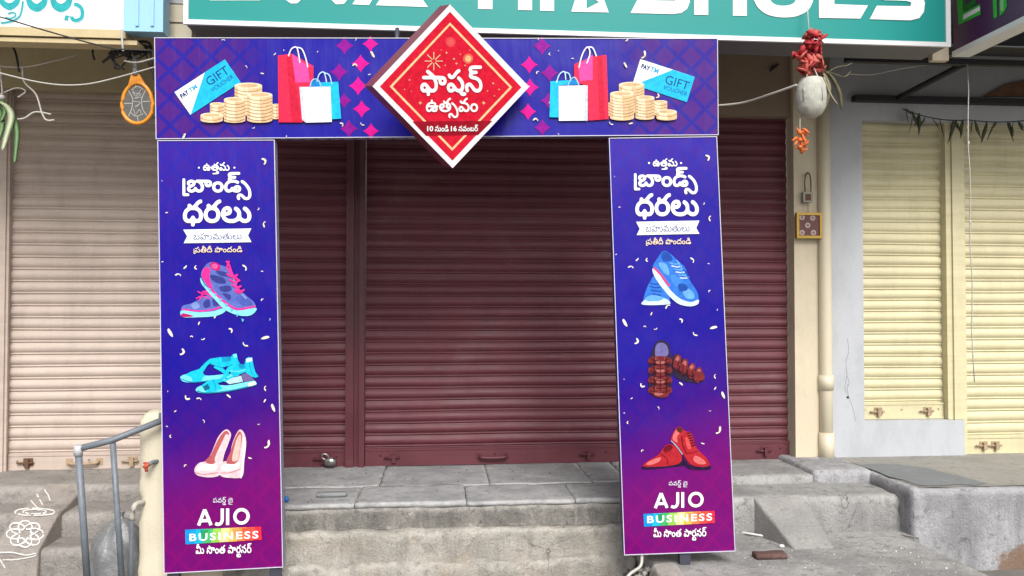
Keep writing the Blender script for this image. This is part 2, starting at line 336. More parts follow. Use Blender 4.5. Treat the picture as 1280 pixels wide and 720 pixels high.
WORDS = {
'fashion': (604, 250, '75 0 85 1 91 5 94 11 94 26 96 30 120 28 136 30 151 38 162 50 168 64 171 81 170 105 163 130 165 135 171 136 176 134 179 110 184 101 190 94 198 90 206 87 215 86 225 87 235 90 243 94 249 101 254 110 256 120 255 132 252 142 246 151 235 159 219 164 144 167 138 171 113 193 88 209 73 215 68 215 63 212 59 208 57 201 59 192 64 187 85 174 89 169 86 167 81 166 35 166 26 164 22 161 19 156 18 150 20 144 25 139 33 137 111 137 118 136 123 134 130 124 138 104 140 85 138 70 133 63 126 59 118 58 109 60 98 68 76 93 66 102 54 108 39 110 23 107 10 98 2 84 0 68 4 50 14 38 21 32 31 29 60 29 63 25 63 11 65 6 69 2;413 0 426 0 439 5 446 11 448 20 446 26 441 30 434 32 420 31 416 32 415 35 415 41 424 59 428 72 429 85 427 102 422 118 414 131 400 146 386 157 376 162 368 161 361 155 358 145 359 140 362 136 378 124 386 116 395 100 398 88 397 75 393 66 386 60 380 58 374 58 362 62 354 70 329 98 319 105 309 109 295 110 283 108 271 101 263 91 258 76 259 60 266 44 276 34 289 29 306 29 316 31 333 41 338 42 356 32 379 26 389 12 395 7 404 2;542 29 558 28 571 31 583 36 592 45 599 56 603 69 605 85 603 101 599 114 592 128 584 138 573 147 560 154 546 160 531 164 513 166 507 170 507 175 513 178 544 180 552 182 556 186 558 192 557 199 554 203 550 206 544 208 510 209 505 211 504 215 508 219 516 221 581 222 591 223 598 229 600 238 596 246 589 250 525 251 498 248 488 244 479 238 473 230 470 220 471 209 478 192 473 171 473 162 477 154 483 147 491 142 503 138 524 135 536 132 550 126 560 118 569 106 574 90 573 75 568 64 562 60 555 58 548 59 540 61 530 69 511 92 501 102 491 108 480 111 465 110 451 104 442 94 436 79 436 66 438 52 444 38 449 32 455 30 461 31 468 33 472 38 473 45 468 61 467 70 469 78 475 81 480 79 485 76 504 52 518 39 530 32;38 59 34 61 31 65 31 70 31 75 34 78 38 80 46 80 55 72 56 69 55 65 52 61 48 59 43 58;295 59 291 61 289 65 288 70 289 75 291 78 295 80 304 80 313 72 314 69 313 65 310 61 306 59 300 58;215 114 209 118 206 125 209 133 215 135 220 134 224 131 227 124 224 116 220 114;301 138 315 139 329 145 341 156 365 184 385 195 388 199 390 205 390 211 386 217 381 220 374 220 365 218 355 213 339 199 318 174 310 168 306 168 303 169 293 181 288 185 279 185 270 180 267 175 267 169 270 161 275 152 280 146 286 142'),
'utsavam': (791, 272, '435 0 450 0 465 4 476 11 486 23 492 38 495 56 495 71 492 96 488 110 478 133 468 150 456 166 441 184 421 201 406 211 396 213 390 210 386 205 384 199 386 193 390 188 413 170 431 151 446 130 458 108 463 92 465 75 466 59 464 45 460 37 455 31 448 28 440 28 428 34 409 54 396 64 383 68 369 68 356 63 347 54 342 40 343 25 346 13 351 5 358 1 366 2 372 5 375 11 371 29 372 35 375 39 381 40 388 35 404 18 414 9 424 3;40 81 51 81 63 83 71 86 83 94 86 95 104 86 114 83 131 81 145 82 155 85 165 90 172 98 177 106 179 121 175 141 177 144 186 148 190 151 192 158 191 164 188 168 181 171 158 172 150 174 150 176 157 189 158 194 155 199 150 203 140 208 109 218 106 223 103 241 101 245 96 248 88 248 80 245 76 239 75 223 73 218 68 215 45 208 29 199 14 184 5 165 1 150 0 135 2 120 6 108 12 98 20 89 29 84;276 81 295 80 314 82 341 88 353 93 364 101 372 109 378 119 383 131 385 145 384 160 381 174 375 184 368 193 359 200 344 209 341 214 344 221 356 235 364 241 376 247 381 251 383 256 382 263 380 268 376 271 371 272 364 272 355 269 346 264 335 254 311 226 304 220 299 220 295 221 286 234 279 237 268 235 263 231 261 228 261 221 262 215 275 194 303 189 306 188 306 184 301 173 299 165 299 156 301 149 305 140 314 132 321 128 338 123 337 120 332 116 316 111 289 109 263 113 252 116 247 120 247 123 248 124 265 129 274 135 280 141 285 150 287 161 286 173 282 183 274 195 250 199 233 196 218 187 210 180 206 173 200 158 200 141 204 125 212 111 224 99 239 91 256 85;527 81 538 81 549 83 556 86 568 94 573 95 590 85 599 82 611 81 624 82 634 85 644 90 651 96 657 105 663 120 665 138 662 156 656 173 646 186 636 196 621 205 601 214 598 218 600 224 610 235 618 241 630 247 635 251 636 256 636 263 634 268 630 271 624 273 616 272 600 264 588 254 565 226 556 220 553 220 549 221 540 233 534 237 529 237 523 235 518 233 515 229 514 221 517 213 523 204 530 197 543 191 584 188 595 185 608 180 618 173 626 164 631 154 634 140 633 126 629 117 620 111 609 110 601 113 594 118 569 146 554 158 545 161 535 163 525 162 515 158 505 150 498 140 494 128 494 114 499 101 506 91 516 85;722 81 734 81 746 82 758 86 766 90 775 98 782 106 787 115 790 126 791 139 791 151 788 163 783 173 776 181 768 189 758 194 746 198 734 199 720 198 710 196 699 190 690 183 683 174 677 163 673 150 672 140 673 130 677 116 683 105 691 96 700 89 710 84;49 110 39 113 33 120 30 135 31 140 34 143 41 145 66 145 85 143 98 144 102 141 101 138 99 136 86 141 79 138 73 133 63 115 56 111;133 110 129 113 128 116 128 121 130 125 137 129 145 127 148 121 147 114 140 110;533 110 528 113 525 116 524 125 529 132 538 134 543 132 547 128 550 123 550 119 549 115 544 111 539 110;726 110 715 114 708 122 703 134 704 148 708 158 715 165 726 170 738 170 748 166 756 159 761 146 761 133 758 123 750 115 739 110;239 152 234 154 231 158 231 161 235 166 240 169 246 171 251 170 255 168 257 161 254 156 248 153;335 154 331 156 329 160 330 165 333 168 341 171 346 170 351 166 353 161 350 156 343 153;53 172 50 174 49 176 58 183 72 188 89 190 103 189 115 186 128 181 137 175 133 173 123 172'),
'nundi': (567, 205, '110 0 121 0 134 3 143 6 155 14 159 15 179 5 191 1 206 0 223 4 236 11 246 22 252 35 256 54 256 64 252 82 247 93 240 104 230 115 219 125 206 133 198 134 193 133 188 128 185 120 185 114 190 107 210 91 219 79 224 64 224 54 223 45 220 39 216 35 211 32 204 30 195 31 188 34 174 44 170 52 167 72 164 83 154 102 145 112 135 120 124 126 108 133 104 137 105 143 116 155 123 160 136 167 141 172 142 178 141 185 136 191 130 193 118 191 104 183 89 169 70 147 64 141 59 140 55 141 45 154 36 158 30 157 24 154 20 149 19 144 21 135 25 127 33 118 40 113 50 110 80 108 96 105 112 99 124 90 133 79 137 63 137 48 132 37 126 33 119 30 111 31 105 33 94 42 75 65 65 75 55 81 43 84 28 82 14 75 4 63 0 48 0 34 4 19 9 9 16 3 21 3 28 4 33 6 36 10 37 18 32 34 31 43 34 50 40 53 45 52 49 48 70 23 81 12 95 4;317 0 330 1 343 3 353 7 361 13 370 22 375 30 380 40 383 55 383 65 379 80 376 89 369 99 361 107 353 113 344 116 333 119 320 120 308 118 295 114 285 107 276 99 270 89 265 77 262 64 262 55 266 40 271 29 277 20 285 12 295 6 305 2;432 0 443 1 453 3 460 6 471 13 475 14 491 6 503 2 519 0 534 1 545 5 555 11 562 19 567 29 568 47 566 54 562 62 557 68 550 73 541 77 533 79 520 78 508 74 500 69 489 57 475 59 466 57 461 53 453 37 445 32 439 31 433 32 428 35 424 40 422 48 421 58 424 77 431 91 438 97 445 102 461 107 484 109 504 106 526 97 533 96 540 99 546 107 547 113 544 119 526 130 523 134 525 163 522 174 518 183 508 196 493 204 480 206 466 205 455 201 446 193 440 180 439 167 443 157 454 145 455 143 441 132 421 121 411 113 401 99 393 82 389 57 392 39 396 27 402 17 410 9 420 3;318 30 306 34 299 42 294 54 294 68 299 79 306 86 318 90 330 89 340 85 347 77 351 65 351 53 347 43 340 35 330 31;523 30 520 32 517 35 517 40 518 44 525 48 533 47 536 43 536 35 530 31;474 169 470 173 470 175 473 178 480 178 485 175 486 173 484 170 479 169'),
'navambar': (814, 222, '110 0 120 0 133 2 141 5 150 11 157 18 162 26 167 38 169 49 168 64 166 79 161 91 154 101 145 111 135 120 124 126 108 133 104 136 105 143 116 155 123 160 136 166 141 171 142 178 141 185 136 190 130 193 118 191 104 183 89 169 70 146 64 141 59 140 55 141 45 154 36 157 30 157 24 154 20 149 19 144 21 135 25 126 33 118 40 113 50 110 80 108 96 105 112 99 124 90 133 78 137 63 137 48 132 36 126 32 119 30 111 31 105 33 94 42 75 65 65 75 55 81 43 84 28 82 14 75 4 63 0 48 0 34 4 19 9 9 16 3 21 2 28 4 33 6 36 10 37 18 32 34 31 43 34 50 40 53 45 51 49 48 70 23 81 12 95 4;213 0 223 0 231 2 239 6 249 13 254 14 271 5 280 2 293 0 305 1 316 4 325 9 333 16 339 25 345 39 348 58 344 75 338 91 329 105 319 115 303 126 283 134 280 138 282 144 292 155 299 160 312 166 317 171 318 176 318 183 315 188 311 191 306 193 299 192 290 189 283 185 266 170 246 146 239 141 235 140 231 141 221 154 215 157 204 156 199 153 196 149 195 141 198 133 203 124 211 116 224 111 264 107 276 104 288 100 299 93 306 85 312 74 315 63 315 49 311 38 303 32 291 30 283 33 276 37 250 68 235 78 225 82 214 83 204 81 194 77 184 68 177 55 175 44 177 30 182 18 190 9 200 3;408 0 419 0 431 2 441 6 451 12 460 20 466 29 471 40 473 51 474 64 472 76 468 86 462 96 455 104 445 112 435 116 424 119 411 119 399 118 386 113 376 107 368 99 361 89 356 76 353 64 353 55 357 40 362 29 368 20 376 12 386 6 396 2;524 0 534 0 546 2 570 14 574 13 585 6 595 2 606 0 616 0 633 5 646 15 654 25 658 36 661 51 661 66 657 81 652 94 643 106 633 118 618 129 605 134 600 133 595 130 592 125 590 119 590 114 593 109 615 91 621 84 626 75 629 64 630 51 628 43 622 35 618 32 611 30 600 32 592 39 582 55 576 58 570 59 565 58 560 55 551 40 545 34 538 31 529 30 523 31 518 34 515 39 515 45 523 53 551 67 564 78 569 86 571 95 571 105 568 115 563 124 555 131 546 135 535 137 523 137 509 135 499 131 491 124 485 116 483 109 482 100 483 91 485 86 490 82 495 81 504 80 504 79 491 65 486 55 483 43 484 30 489 19 498 10 509 3;732 0 746 0 763 3 778 10 789 18 798 29 804 41 808 56 809 71 807 86 802 100 794 113 785 122 774 130 764 134 750 137 727 139 721 143 722 148 728 150 758 151 766 153 771 158 772 163 772 169 770 174 766 177 760 179 725 181 720 184 719 188 722 191 729 193 796 193 806 195 813 200 815 208 813 216 806 221 790 222 730 222 716 221 706 218 698 213 691 206 687 199 685 191 686 184 693 164 687 144 690 124 688 119 677 103 672 90 668 69 669 54 677 33 683 24 691 16 709 5;215 30 211 32 208 35 206 44 210 51 218 53 223 51 228 48 231 43 231 39 230 35 225 31 220 30;409 30 398 34 390 41 385 54 386 68 390 78 398 85 409 89 421 89 431 84 439 76 442 65 442 53 438 43 431 35 421 31;733 30 717 35 706 45 703 52 700 61 701 80 707 94 718 104 733 108 749 108 764 101 773 91 778 76 777 59 772 45 763 36 749 31;508 81 514 101 518 106 523 108 529 109 534 108 538 105 540 101 540 98 535 91 520 84'),
'uttama': (649, 268, '241 1 252 0 339 0 362 3 376 10 386 21 389 35 388 50 381 61 370 69 355 72 339 71 329 65 321 57 317 47 316 32 312 29 304 28 247 27 237 25 233 19 232 11 235 5;347 30 343 35 345 42 351 46 359 45 362 40 360 34 355 30;38 77 50 77 61 79 70 82 82 90 86 90 104 82 115 78 130 77 144 78 155 81 164 86 172 94 176 102 178 117 174 137 176 140 185 143 190 147 192 154 190 160 186 165 181 167 157 168 149 170 149 172 157 185 157 190 155 194 150 199 139 204 109 214 105 219 103 236 100 240 96 242 87 243 80 240 76 234 75 219 72 214 44 203 27 193 15 180 5 161 1 145 0 131 1 117 5 105 11 95 19 86 27 81;275 77 306 77 324 79 339 83 352 89 361 95 371 105 378 115 383 127 385 140 384 155 381 169 376 179 369 188 359 196 343 205 341 210 344 217 356 231 364 237 376 243 381 247 382 252 382 259 380 263 376 266 371 268 364 267 355 265 347 260 332 246 311 221 304 216 300 215 295 217 286 229 279 233 267 230 263 227 261 222 261 216 263 209 275 192 282 188 302 186 306 184 307 180 302 170 299 161 299 152 301 144 306 135 314 128 321 124 337 119 337 116 333 112 314 107 286 105 261 109 251 112 246 116 245 119 247 120 265 126 274 131 280 137 285 146 287 157 286 169 279 182 272 190 252 194 234 192 225 188 217 183 211 176 206 169 200 154 200 139 204 121 212 107 224 95 237 87 256 81;425 77 435 77 446 79 454 82 470 91 475 90 491 80 506 77 517 77 529 80 552 92 557 91 575 81 586 78 602 77 619 81 629 86 636 92 642 101 647 112 649 125 649 136 648 149 644 161 633 181 617 197 599 209 592 210 587 208 584 204 581 199 580 194 581 189 585 184 604 169 612 159 619 142 619 125 617 118 614 112 609 109 603 106 596 106 589 107 574 115 567 120 564 126 559 156 554 167 547 179 539 188 529 196 517 202 500 209 496 212 498 219 507 230 515 236 529 243 534 250 534 260 529 266 521 268 510 266 500 261 491 254 465 224 456 216 451 216 447 217 437 230 429 233 422 232 416 228 413 224 413 217 416 209 421 200 427 194 434 190 444 187 470 185 489 183 503 177 515 170 525 159 531 146 533 131 530 117 526 111 520 107 511 106 502 107 492 114 467 142 454 153 445 156 436 158 426 158 417 155 406 149 398 139 393 126 393 114 396 100 403 90 412 82;135 105 131 106 129 109 127 114 128 119 131 122 135 125 144 124 148 119 148 111 142 106;45 106 36 111 31 119 29 132 31 137 34 140 41 141 65 141 85 140 97 140 102 139 103 135 100 132 86 136 79 134 73 129 66 115 61 110 54 106;430 106 426 109 423 112 422 117 423 122 425 126 429 129 434 130 439 129 447 122 449 117 449 114 446 110 441 106 435 105;236 149 232 151 231 154 231 157 235 162 240 165 246 167 251 166 255 164 257 157 253 151 245 148;337 149 333 150 330 154 329 159 331 162 334 165 339 167 344 166 350 164 353 159 351 153 345 149;74 167 51 169 49 171 50 174 56 179 65 182 87 186 102 185 116 182 128 177 137 171 134 169 126 168'),
'brands': (729, 304, '667 1 682 0 698 4 709 10 718 21 725 33 729 49 729 74 727 93 722 112 716 128 705 149 692 167 674 187 655 204 639 215 629 217 623 213 619 208 617 202 617 196 622 189 644 172 658 159 672 142 683 124 692 104 697 84 698 64 696 47 693 39 687 33 680 30 673 31 662 37 642 58 630 66 618 71 603 71 589 66 580 57 575 43 575 27 578 14 584 5 590 1 599 1 605 5 609 9 610 16 606 34 609 39 614 40 621 36 638 17 647 9 657 4;16 43 62 44 67 46 70 49 72 58 70 66 64 70 57 72 37 73 32 74 30 77 29 221 28 227 24 232 19 234 14 235 9 234 4 231 1 226 0 219 0 66 1 56 3 49 8 45;85 82 98 81 113 83 137 95 140 94 155 85 169 81 184 82 200 86 210 93 219 103 224 116 227 128 228 142 226 157 223 168 214 184 214 188 218 190 224 190 229 189 232 187 235 163 239 154 247 147 254 143 262 140 279 140 288 141 297 146 305 153 311 161 313 168 313 181 312 189 309 198 302 207 292 214 280 218 264 220 152 221 142 217 134 206 117 216 102 220 84 220 67 214 59 209 53 203 49 196 47 188 47 177 50 168 55 163 66 159 51 138 48 128 48 117 52 104 60 93 70 86;364 82 377 81 390 83 402 86 412 92 420 99 427 109 432 119 436 133 437 142 435 154 431 167 424 178 417 187 408 194 400 197 389 201 378 202 364 201 354 199 344 195 335 189 327 181 319 168 316 161 314 146 315 132 318 118 323 108 332 98 342 90 352 85;481 82 492 81 504 83 527 94 553 83 569 81 583 82 593 84 603 88 611 94 616 102 620 111 621 119 621 129 618 138 614 146 608 152 600 157 592 160 580 162 568 160 554 153 540 140 527 142 518 140 512 134 504 119 499 116 494 114 487 114 480 118 476 126 474 136 475 153 480 166 489 177 502 184 520 189 539 190 556 187 578 178 584 177 590 178 597 184 600 191 599 198 595 203 587 209 562 218 545 220 524 221 519 223 518 227 522 231 553 232 562 234 567 239 569 248 566 256 560 260 553 262 523 263 517 266 516 269 519 273 525 274 592 274 603 276 609 281 611 288 609 297 604 302 590 305 514 304 497 299 489 293 484 287 480 278 480 268 487 246 482 229 482 212 479 208 462 194 452 181 445 164 440 141 444 116 451 101 458 93 465 87;93 113 88 114 83 118 82 123 83 128 90 134 118 148 129 157 137 169 140 189 142 192 158 189 168 184 182 172 190 160 194 147 194 131 191 121 184 115 174 113 165 116 158 122 149 137 144 140 137 142 130 140 125 137 117 123 111 117 102 113;369 113 359 117 352 124 347 137 348 149 352 159 359 166 370 171 380 170 390 167 398 159 402 148 403 136 399 126 392 117 381 113;575 113 573 114 571 118 572 125 577 129 584 128 588 123 587 117 582 113;79 166 78 168 80 181 84 187 89 189 94 190 103 187 105 181 101 174 90 168;270 169 265 173 264 181 267 187 273 188 280 184 282 177 281 173 278 170'),
'dharalu': (582, 222, '78 1 89 0 97 4 100 10 102 25 104 28 131 29 140 31 147 35 159 46 167 61 170 77 171 92 169 105 164 120 159 131 151 141 141 150 127 160 124 163 126 170 137 183 145 188 157 194 163 200 164 206 163 213 160 219 155 222 149 222 141 221 125 213 114 203 91 176 84 170 80 170 76 171 67 183 62 186 54 187 45 183 40 176 40 162 39 158 16 137 10 127 4 115 0 97 0 80 3 62 9 48 19 38 31 31 44 28 62 29 66 28 68 25 70 8 74 3;238 28 264 29 285 37 295 43 302 50 313 67 317 80 320 96 320 103 317 116 312 128 307 137 299 147 286 158 285 162 289 170 300 183 307 188 320 194 324 198 326 205 326 212 322 218 317 222 311 223 304 221 287 213 274 201 254 177 246 171 242 170 238 171 229 184 221 187 215 187 209 184 202 177 201 171 204 160 203 156 187 135 179 117 175 96 177 82 185 61 197 45 206 39 216 34 226 30;398 28 424 28 442 31 457 37 475 47 479 48 482 47 501 34 516 29 537 29 555 34 564 40 571 48 577 58 581 71 582 83 582 96 578 111 573 123 559 142 549 152 539 159 531 163 525 164 520 163 515 160 509 148 511 140 515 135 533 122 540 114 546 102 549 87 548 73 542 65 532 60 519 62 506 68 500 74 496 80 494 115 490 128 483 140 474 150 462 159 452 163 445 163 440 160 437 156 434 150 434 143 437 137 452 124 460 113 463 97 459 82 450 71 437 63 415 60 395 61 382 64 373 70 365 77 361 86 362 88 365 89 380 90 391 93 400 97 407 103 413 112 416 122 416 135 413 145 405 157 399 162 390 165 381 167 371 167 354 161 345 155 338 148 332 138 328 128 323 101 328 80 338 60 345 51 354 44 364 38 375 33;245 60 229 63 217 72 211 86 209 103 214 118 223 130 236 135 252 136 267 132 277 123 284 108 285 92 281 77 273 67 260 61;46 61 39 65 35 71 33 81 33 95 35 105 39 114 45 122 52 128 62 133 73 136 98 136 108 133 116 130 124 124 130 117 136 102 138 86 135 71 132 66 129 63 120 60 111 63 106 68 97 83 92 87 85 88 77 87 73 83 64 68 59 63 54 61;367 120 364 121 362 123 362 127 364 131 372 136 377 136 380 135 383 130 381 123 375 120'),
'bahumatulu': (1324, 184, '41 0 52 1 62 3 80 13 85 15 90 14 101 6 108 2 120 0 131 0 146 5 157 14 164 22 168 34 171 48 170 61 168 74 163 86 156 98 146 109 131 121 121 125 113 123 111 120 109 115 111 108 134 89 140 80 145 70 148 58 148 45 145 35 139 28 133 24 127 22 120 22 113 24 103 30 93 46 90 49 85 49 80 48 76 46 68 32 61 26 52 23 42 22 33 24 27 28 24 35 26 42 29 48 35 52 62 66 74 75 79 82 81 90 82 98 80 106 76 114 70 121 62 125 52 128 37 129 26 127 16 123 8 117 2 109 0 98 2 88 7 82 13 82 18 85 25 101 28 105 33 108 42 109 50 108 55 104 58 99 57 91 52 84 23 70 11 61 5 52 2 42 1 34 3 26 6 19 10 12 16 7 23 3;878 0 901 0 923 4 938 10 956 20 961 22 967 20 982 9 993 3 1007 0 1021 1 1032 4 1041 9 1049 16 1055 25 1059 38 1061 52 1060 66 1055 81 1048 95 1037 108 1023 119 1012 125 1007 125 1002 122 999 116 999 111 1002 106 1023 89 1033 75 1036 66 1038 56 1038 45 1035 36 1031 29 1025 24 1017 22 1008 22 1000 24 991 28 982 35 976 42 974 50 974 75 967 94 955 109 932 122 929 128 931 135 946 152 953 159 966 165 970 169 971 172 971 178 966 183 961 184 955 183 940 175 930 166 907 139 898 132 892 131 887 133 883 136 876 146 871 148 862 147 859 144 858 140 858 135 861 128 866 120 872 115 881 111 901 109 906 106 907 102 899 91 896 82 896 74 898 65 903 56 911 49 920 46 936 44 940 43 940 40 939 38 932 31 921 26 908 23 877 22 850 26 840 30 833 35 830 39 831 42 852 47 861 51 869 58 874 68 876 80 874 91 868 101 858 107 851 109 841 110 825 107 811 98 801 85 797 70 797 54 802 39 811 25 823 15 840 7 856 3;1152 0 1172 1 1192 4 1205 9 1221 20 1226 21 1232 19 1250 6 1263 1 1282 0 1300 5 1308 11 1315 19 1320 28 1323 39 1325 51 1324 64 1321 75 1317 86 1305 104 1288 118 1275 125 1270 125 1266 122 1263 116 1263 109 1267 105 1283 93 1294 81 1300 68 1302 51 1299 36 1296 31 1291 26 1280 22 1265 24 1250 32 1239 44 1238 50 1238 68 1237 80 1233 92 1227 102 1220 112 1210 120 1201 125 1195 125 1188 119 1187 111 1190 106 1206 92 1213 80 1215 71 1215 62 1214 54 1211 46 1201 34 1186 26 1165 22 1142 23 1126 28 1115 35 1105 46 1103 52 1102 58 1103 60 1107 62 1123 62 1135 64 1142 67 1148 72 1154 79 1157 88 1158 99 1157 109 1153 115 1148 121 1136 127 1118 128 1104 124 1096 118 1089 111 1084 102 1080 92 1078 80 1077 68 1079 55 1082 44 1092 26 1108 12 1127 4;212 1 223 0 235 2 243 6 255 14 260 15 265 14 281 4 292 1 308 1 323 5 333 12 341 21 346 32 348 46 348 58 346 69 341 82 331 100 330 104 332 106 337 108 347 109 356 108 361 106 364 101 365 81 370 70 376 65 382 61 398 58 408 60 416 62 423 67 428 73 432 81 433 90 433 100 430 109 425 116 418 122 410 126 400 128 307 129 295 127 288 120 287 111 290 106 311 88 321 72 325 62 326 51 325 41 321 32 315 26 308 23 300 22 290 24 277 32 254 59 243 68 236 72 227 74 220 75 211 73 201 68 193 60 188 50 186 38 188 25 193 14 201 6;455 1 466 0 477 1 488 4 497 9 504 16 510 25 514 36 515 48 515 60 513 72 509 84 503 94 495 105 485 114 473 122 465 125 460 124 456 121 454 116 454 111 457 106 478 89 488 75 491 65 493 54 492 44 489 35 486 30 481 25 468 22 460 23 450 26 427 41 421 40 417 32 420 24 431 13 442 6;557 1 568 0 580 2 588 6 600 14 605 15 610 14 626 4 640 0 651 0 662 3 671 7 682 15 687 16 692 14 708 5 720 1 735 0 750 3 758 7 766 14 772 21 776 30 779 41 780 54 779 65 776 76 767 95 752 111 735 124 728 125 723 124 719 118 719 110 723 105 742 90 751 78 757 60 756 42 754 35 750 29 743 24 737 22 730 22 721 23 712 27 705 32 695 44 689 76 684 88 678 98 670 106 660 113 647 120 630 126 626 130 625 134 627 138 638 152 646 159 660 165 664 170 664 176 661 182 655 184 646 182 637 178 628 171 601 140 592 133 586 131 580 132 576 136 569 146 563 149 558 148 553 145 551 141 551 136 553 129 558 121 570 112 582 109 610 108 625 105 641 99 653 91 663 79 669 65 670 49 667 35 662 28 655 24 645 22 635 24 623 31 600 58 587 69 572 74 563 74 556 73 545 68 537 60 532 50 530 38 532 25 538 14 546 6;222 21 217 23 212 26 209 31 207 38 208 44 211 49 216 52 222 54 228 52 235 49 240 42 242 36 240 30 236 25 230 22;567 21 562 22 557 26 553 31 552 38 553 44 556 49 561 52 567 53 575 52 581 48 586 41 587 36 585 30 580 25 573 22;828 65 822 68 819 72 820 78 824 84 831 88 838 90 846 89 851 86 853 82 854 78 850 69 841 65;930 65 923 67 919 71 918 78 920 84 923 88 930 90 937 90 943 87 948 84 950 80 948 72 941 66;396 77 391 79 387 83 385 88 384 94 388 104 392 107 397 108 403 106 409 102 412 98 413 91 412 85 408 80 402 78;1117 81 1110 83 1105 86 1103 90 1104 96 1108 102 1115 107 1122 109 1129 108 1133 104 1136 100 1136 95 1135 90 1128 84;223 110 231 110 238 111 247 115 255 120 285 154 307 168 309 174 307 180 303 183 297 184 288 182 281 178 266 164 245 139 235 132 230 131 225 133 215 145 211 148 205 148 198 145 196 141 195 136 201 124 211 114'),
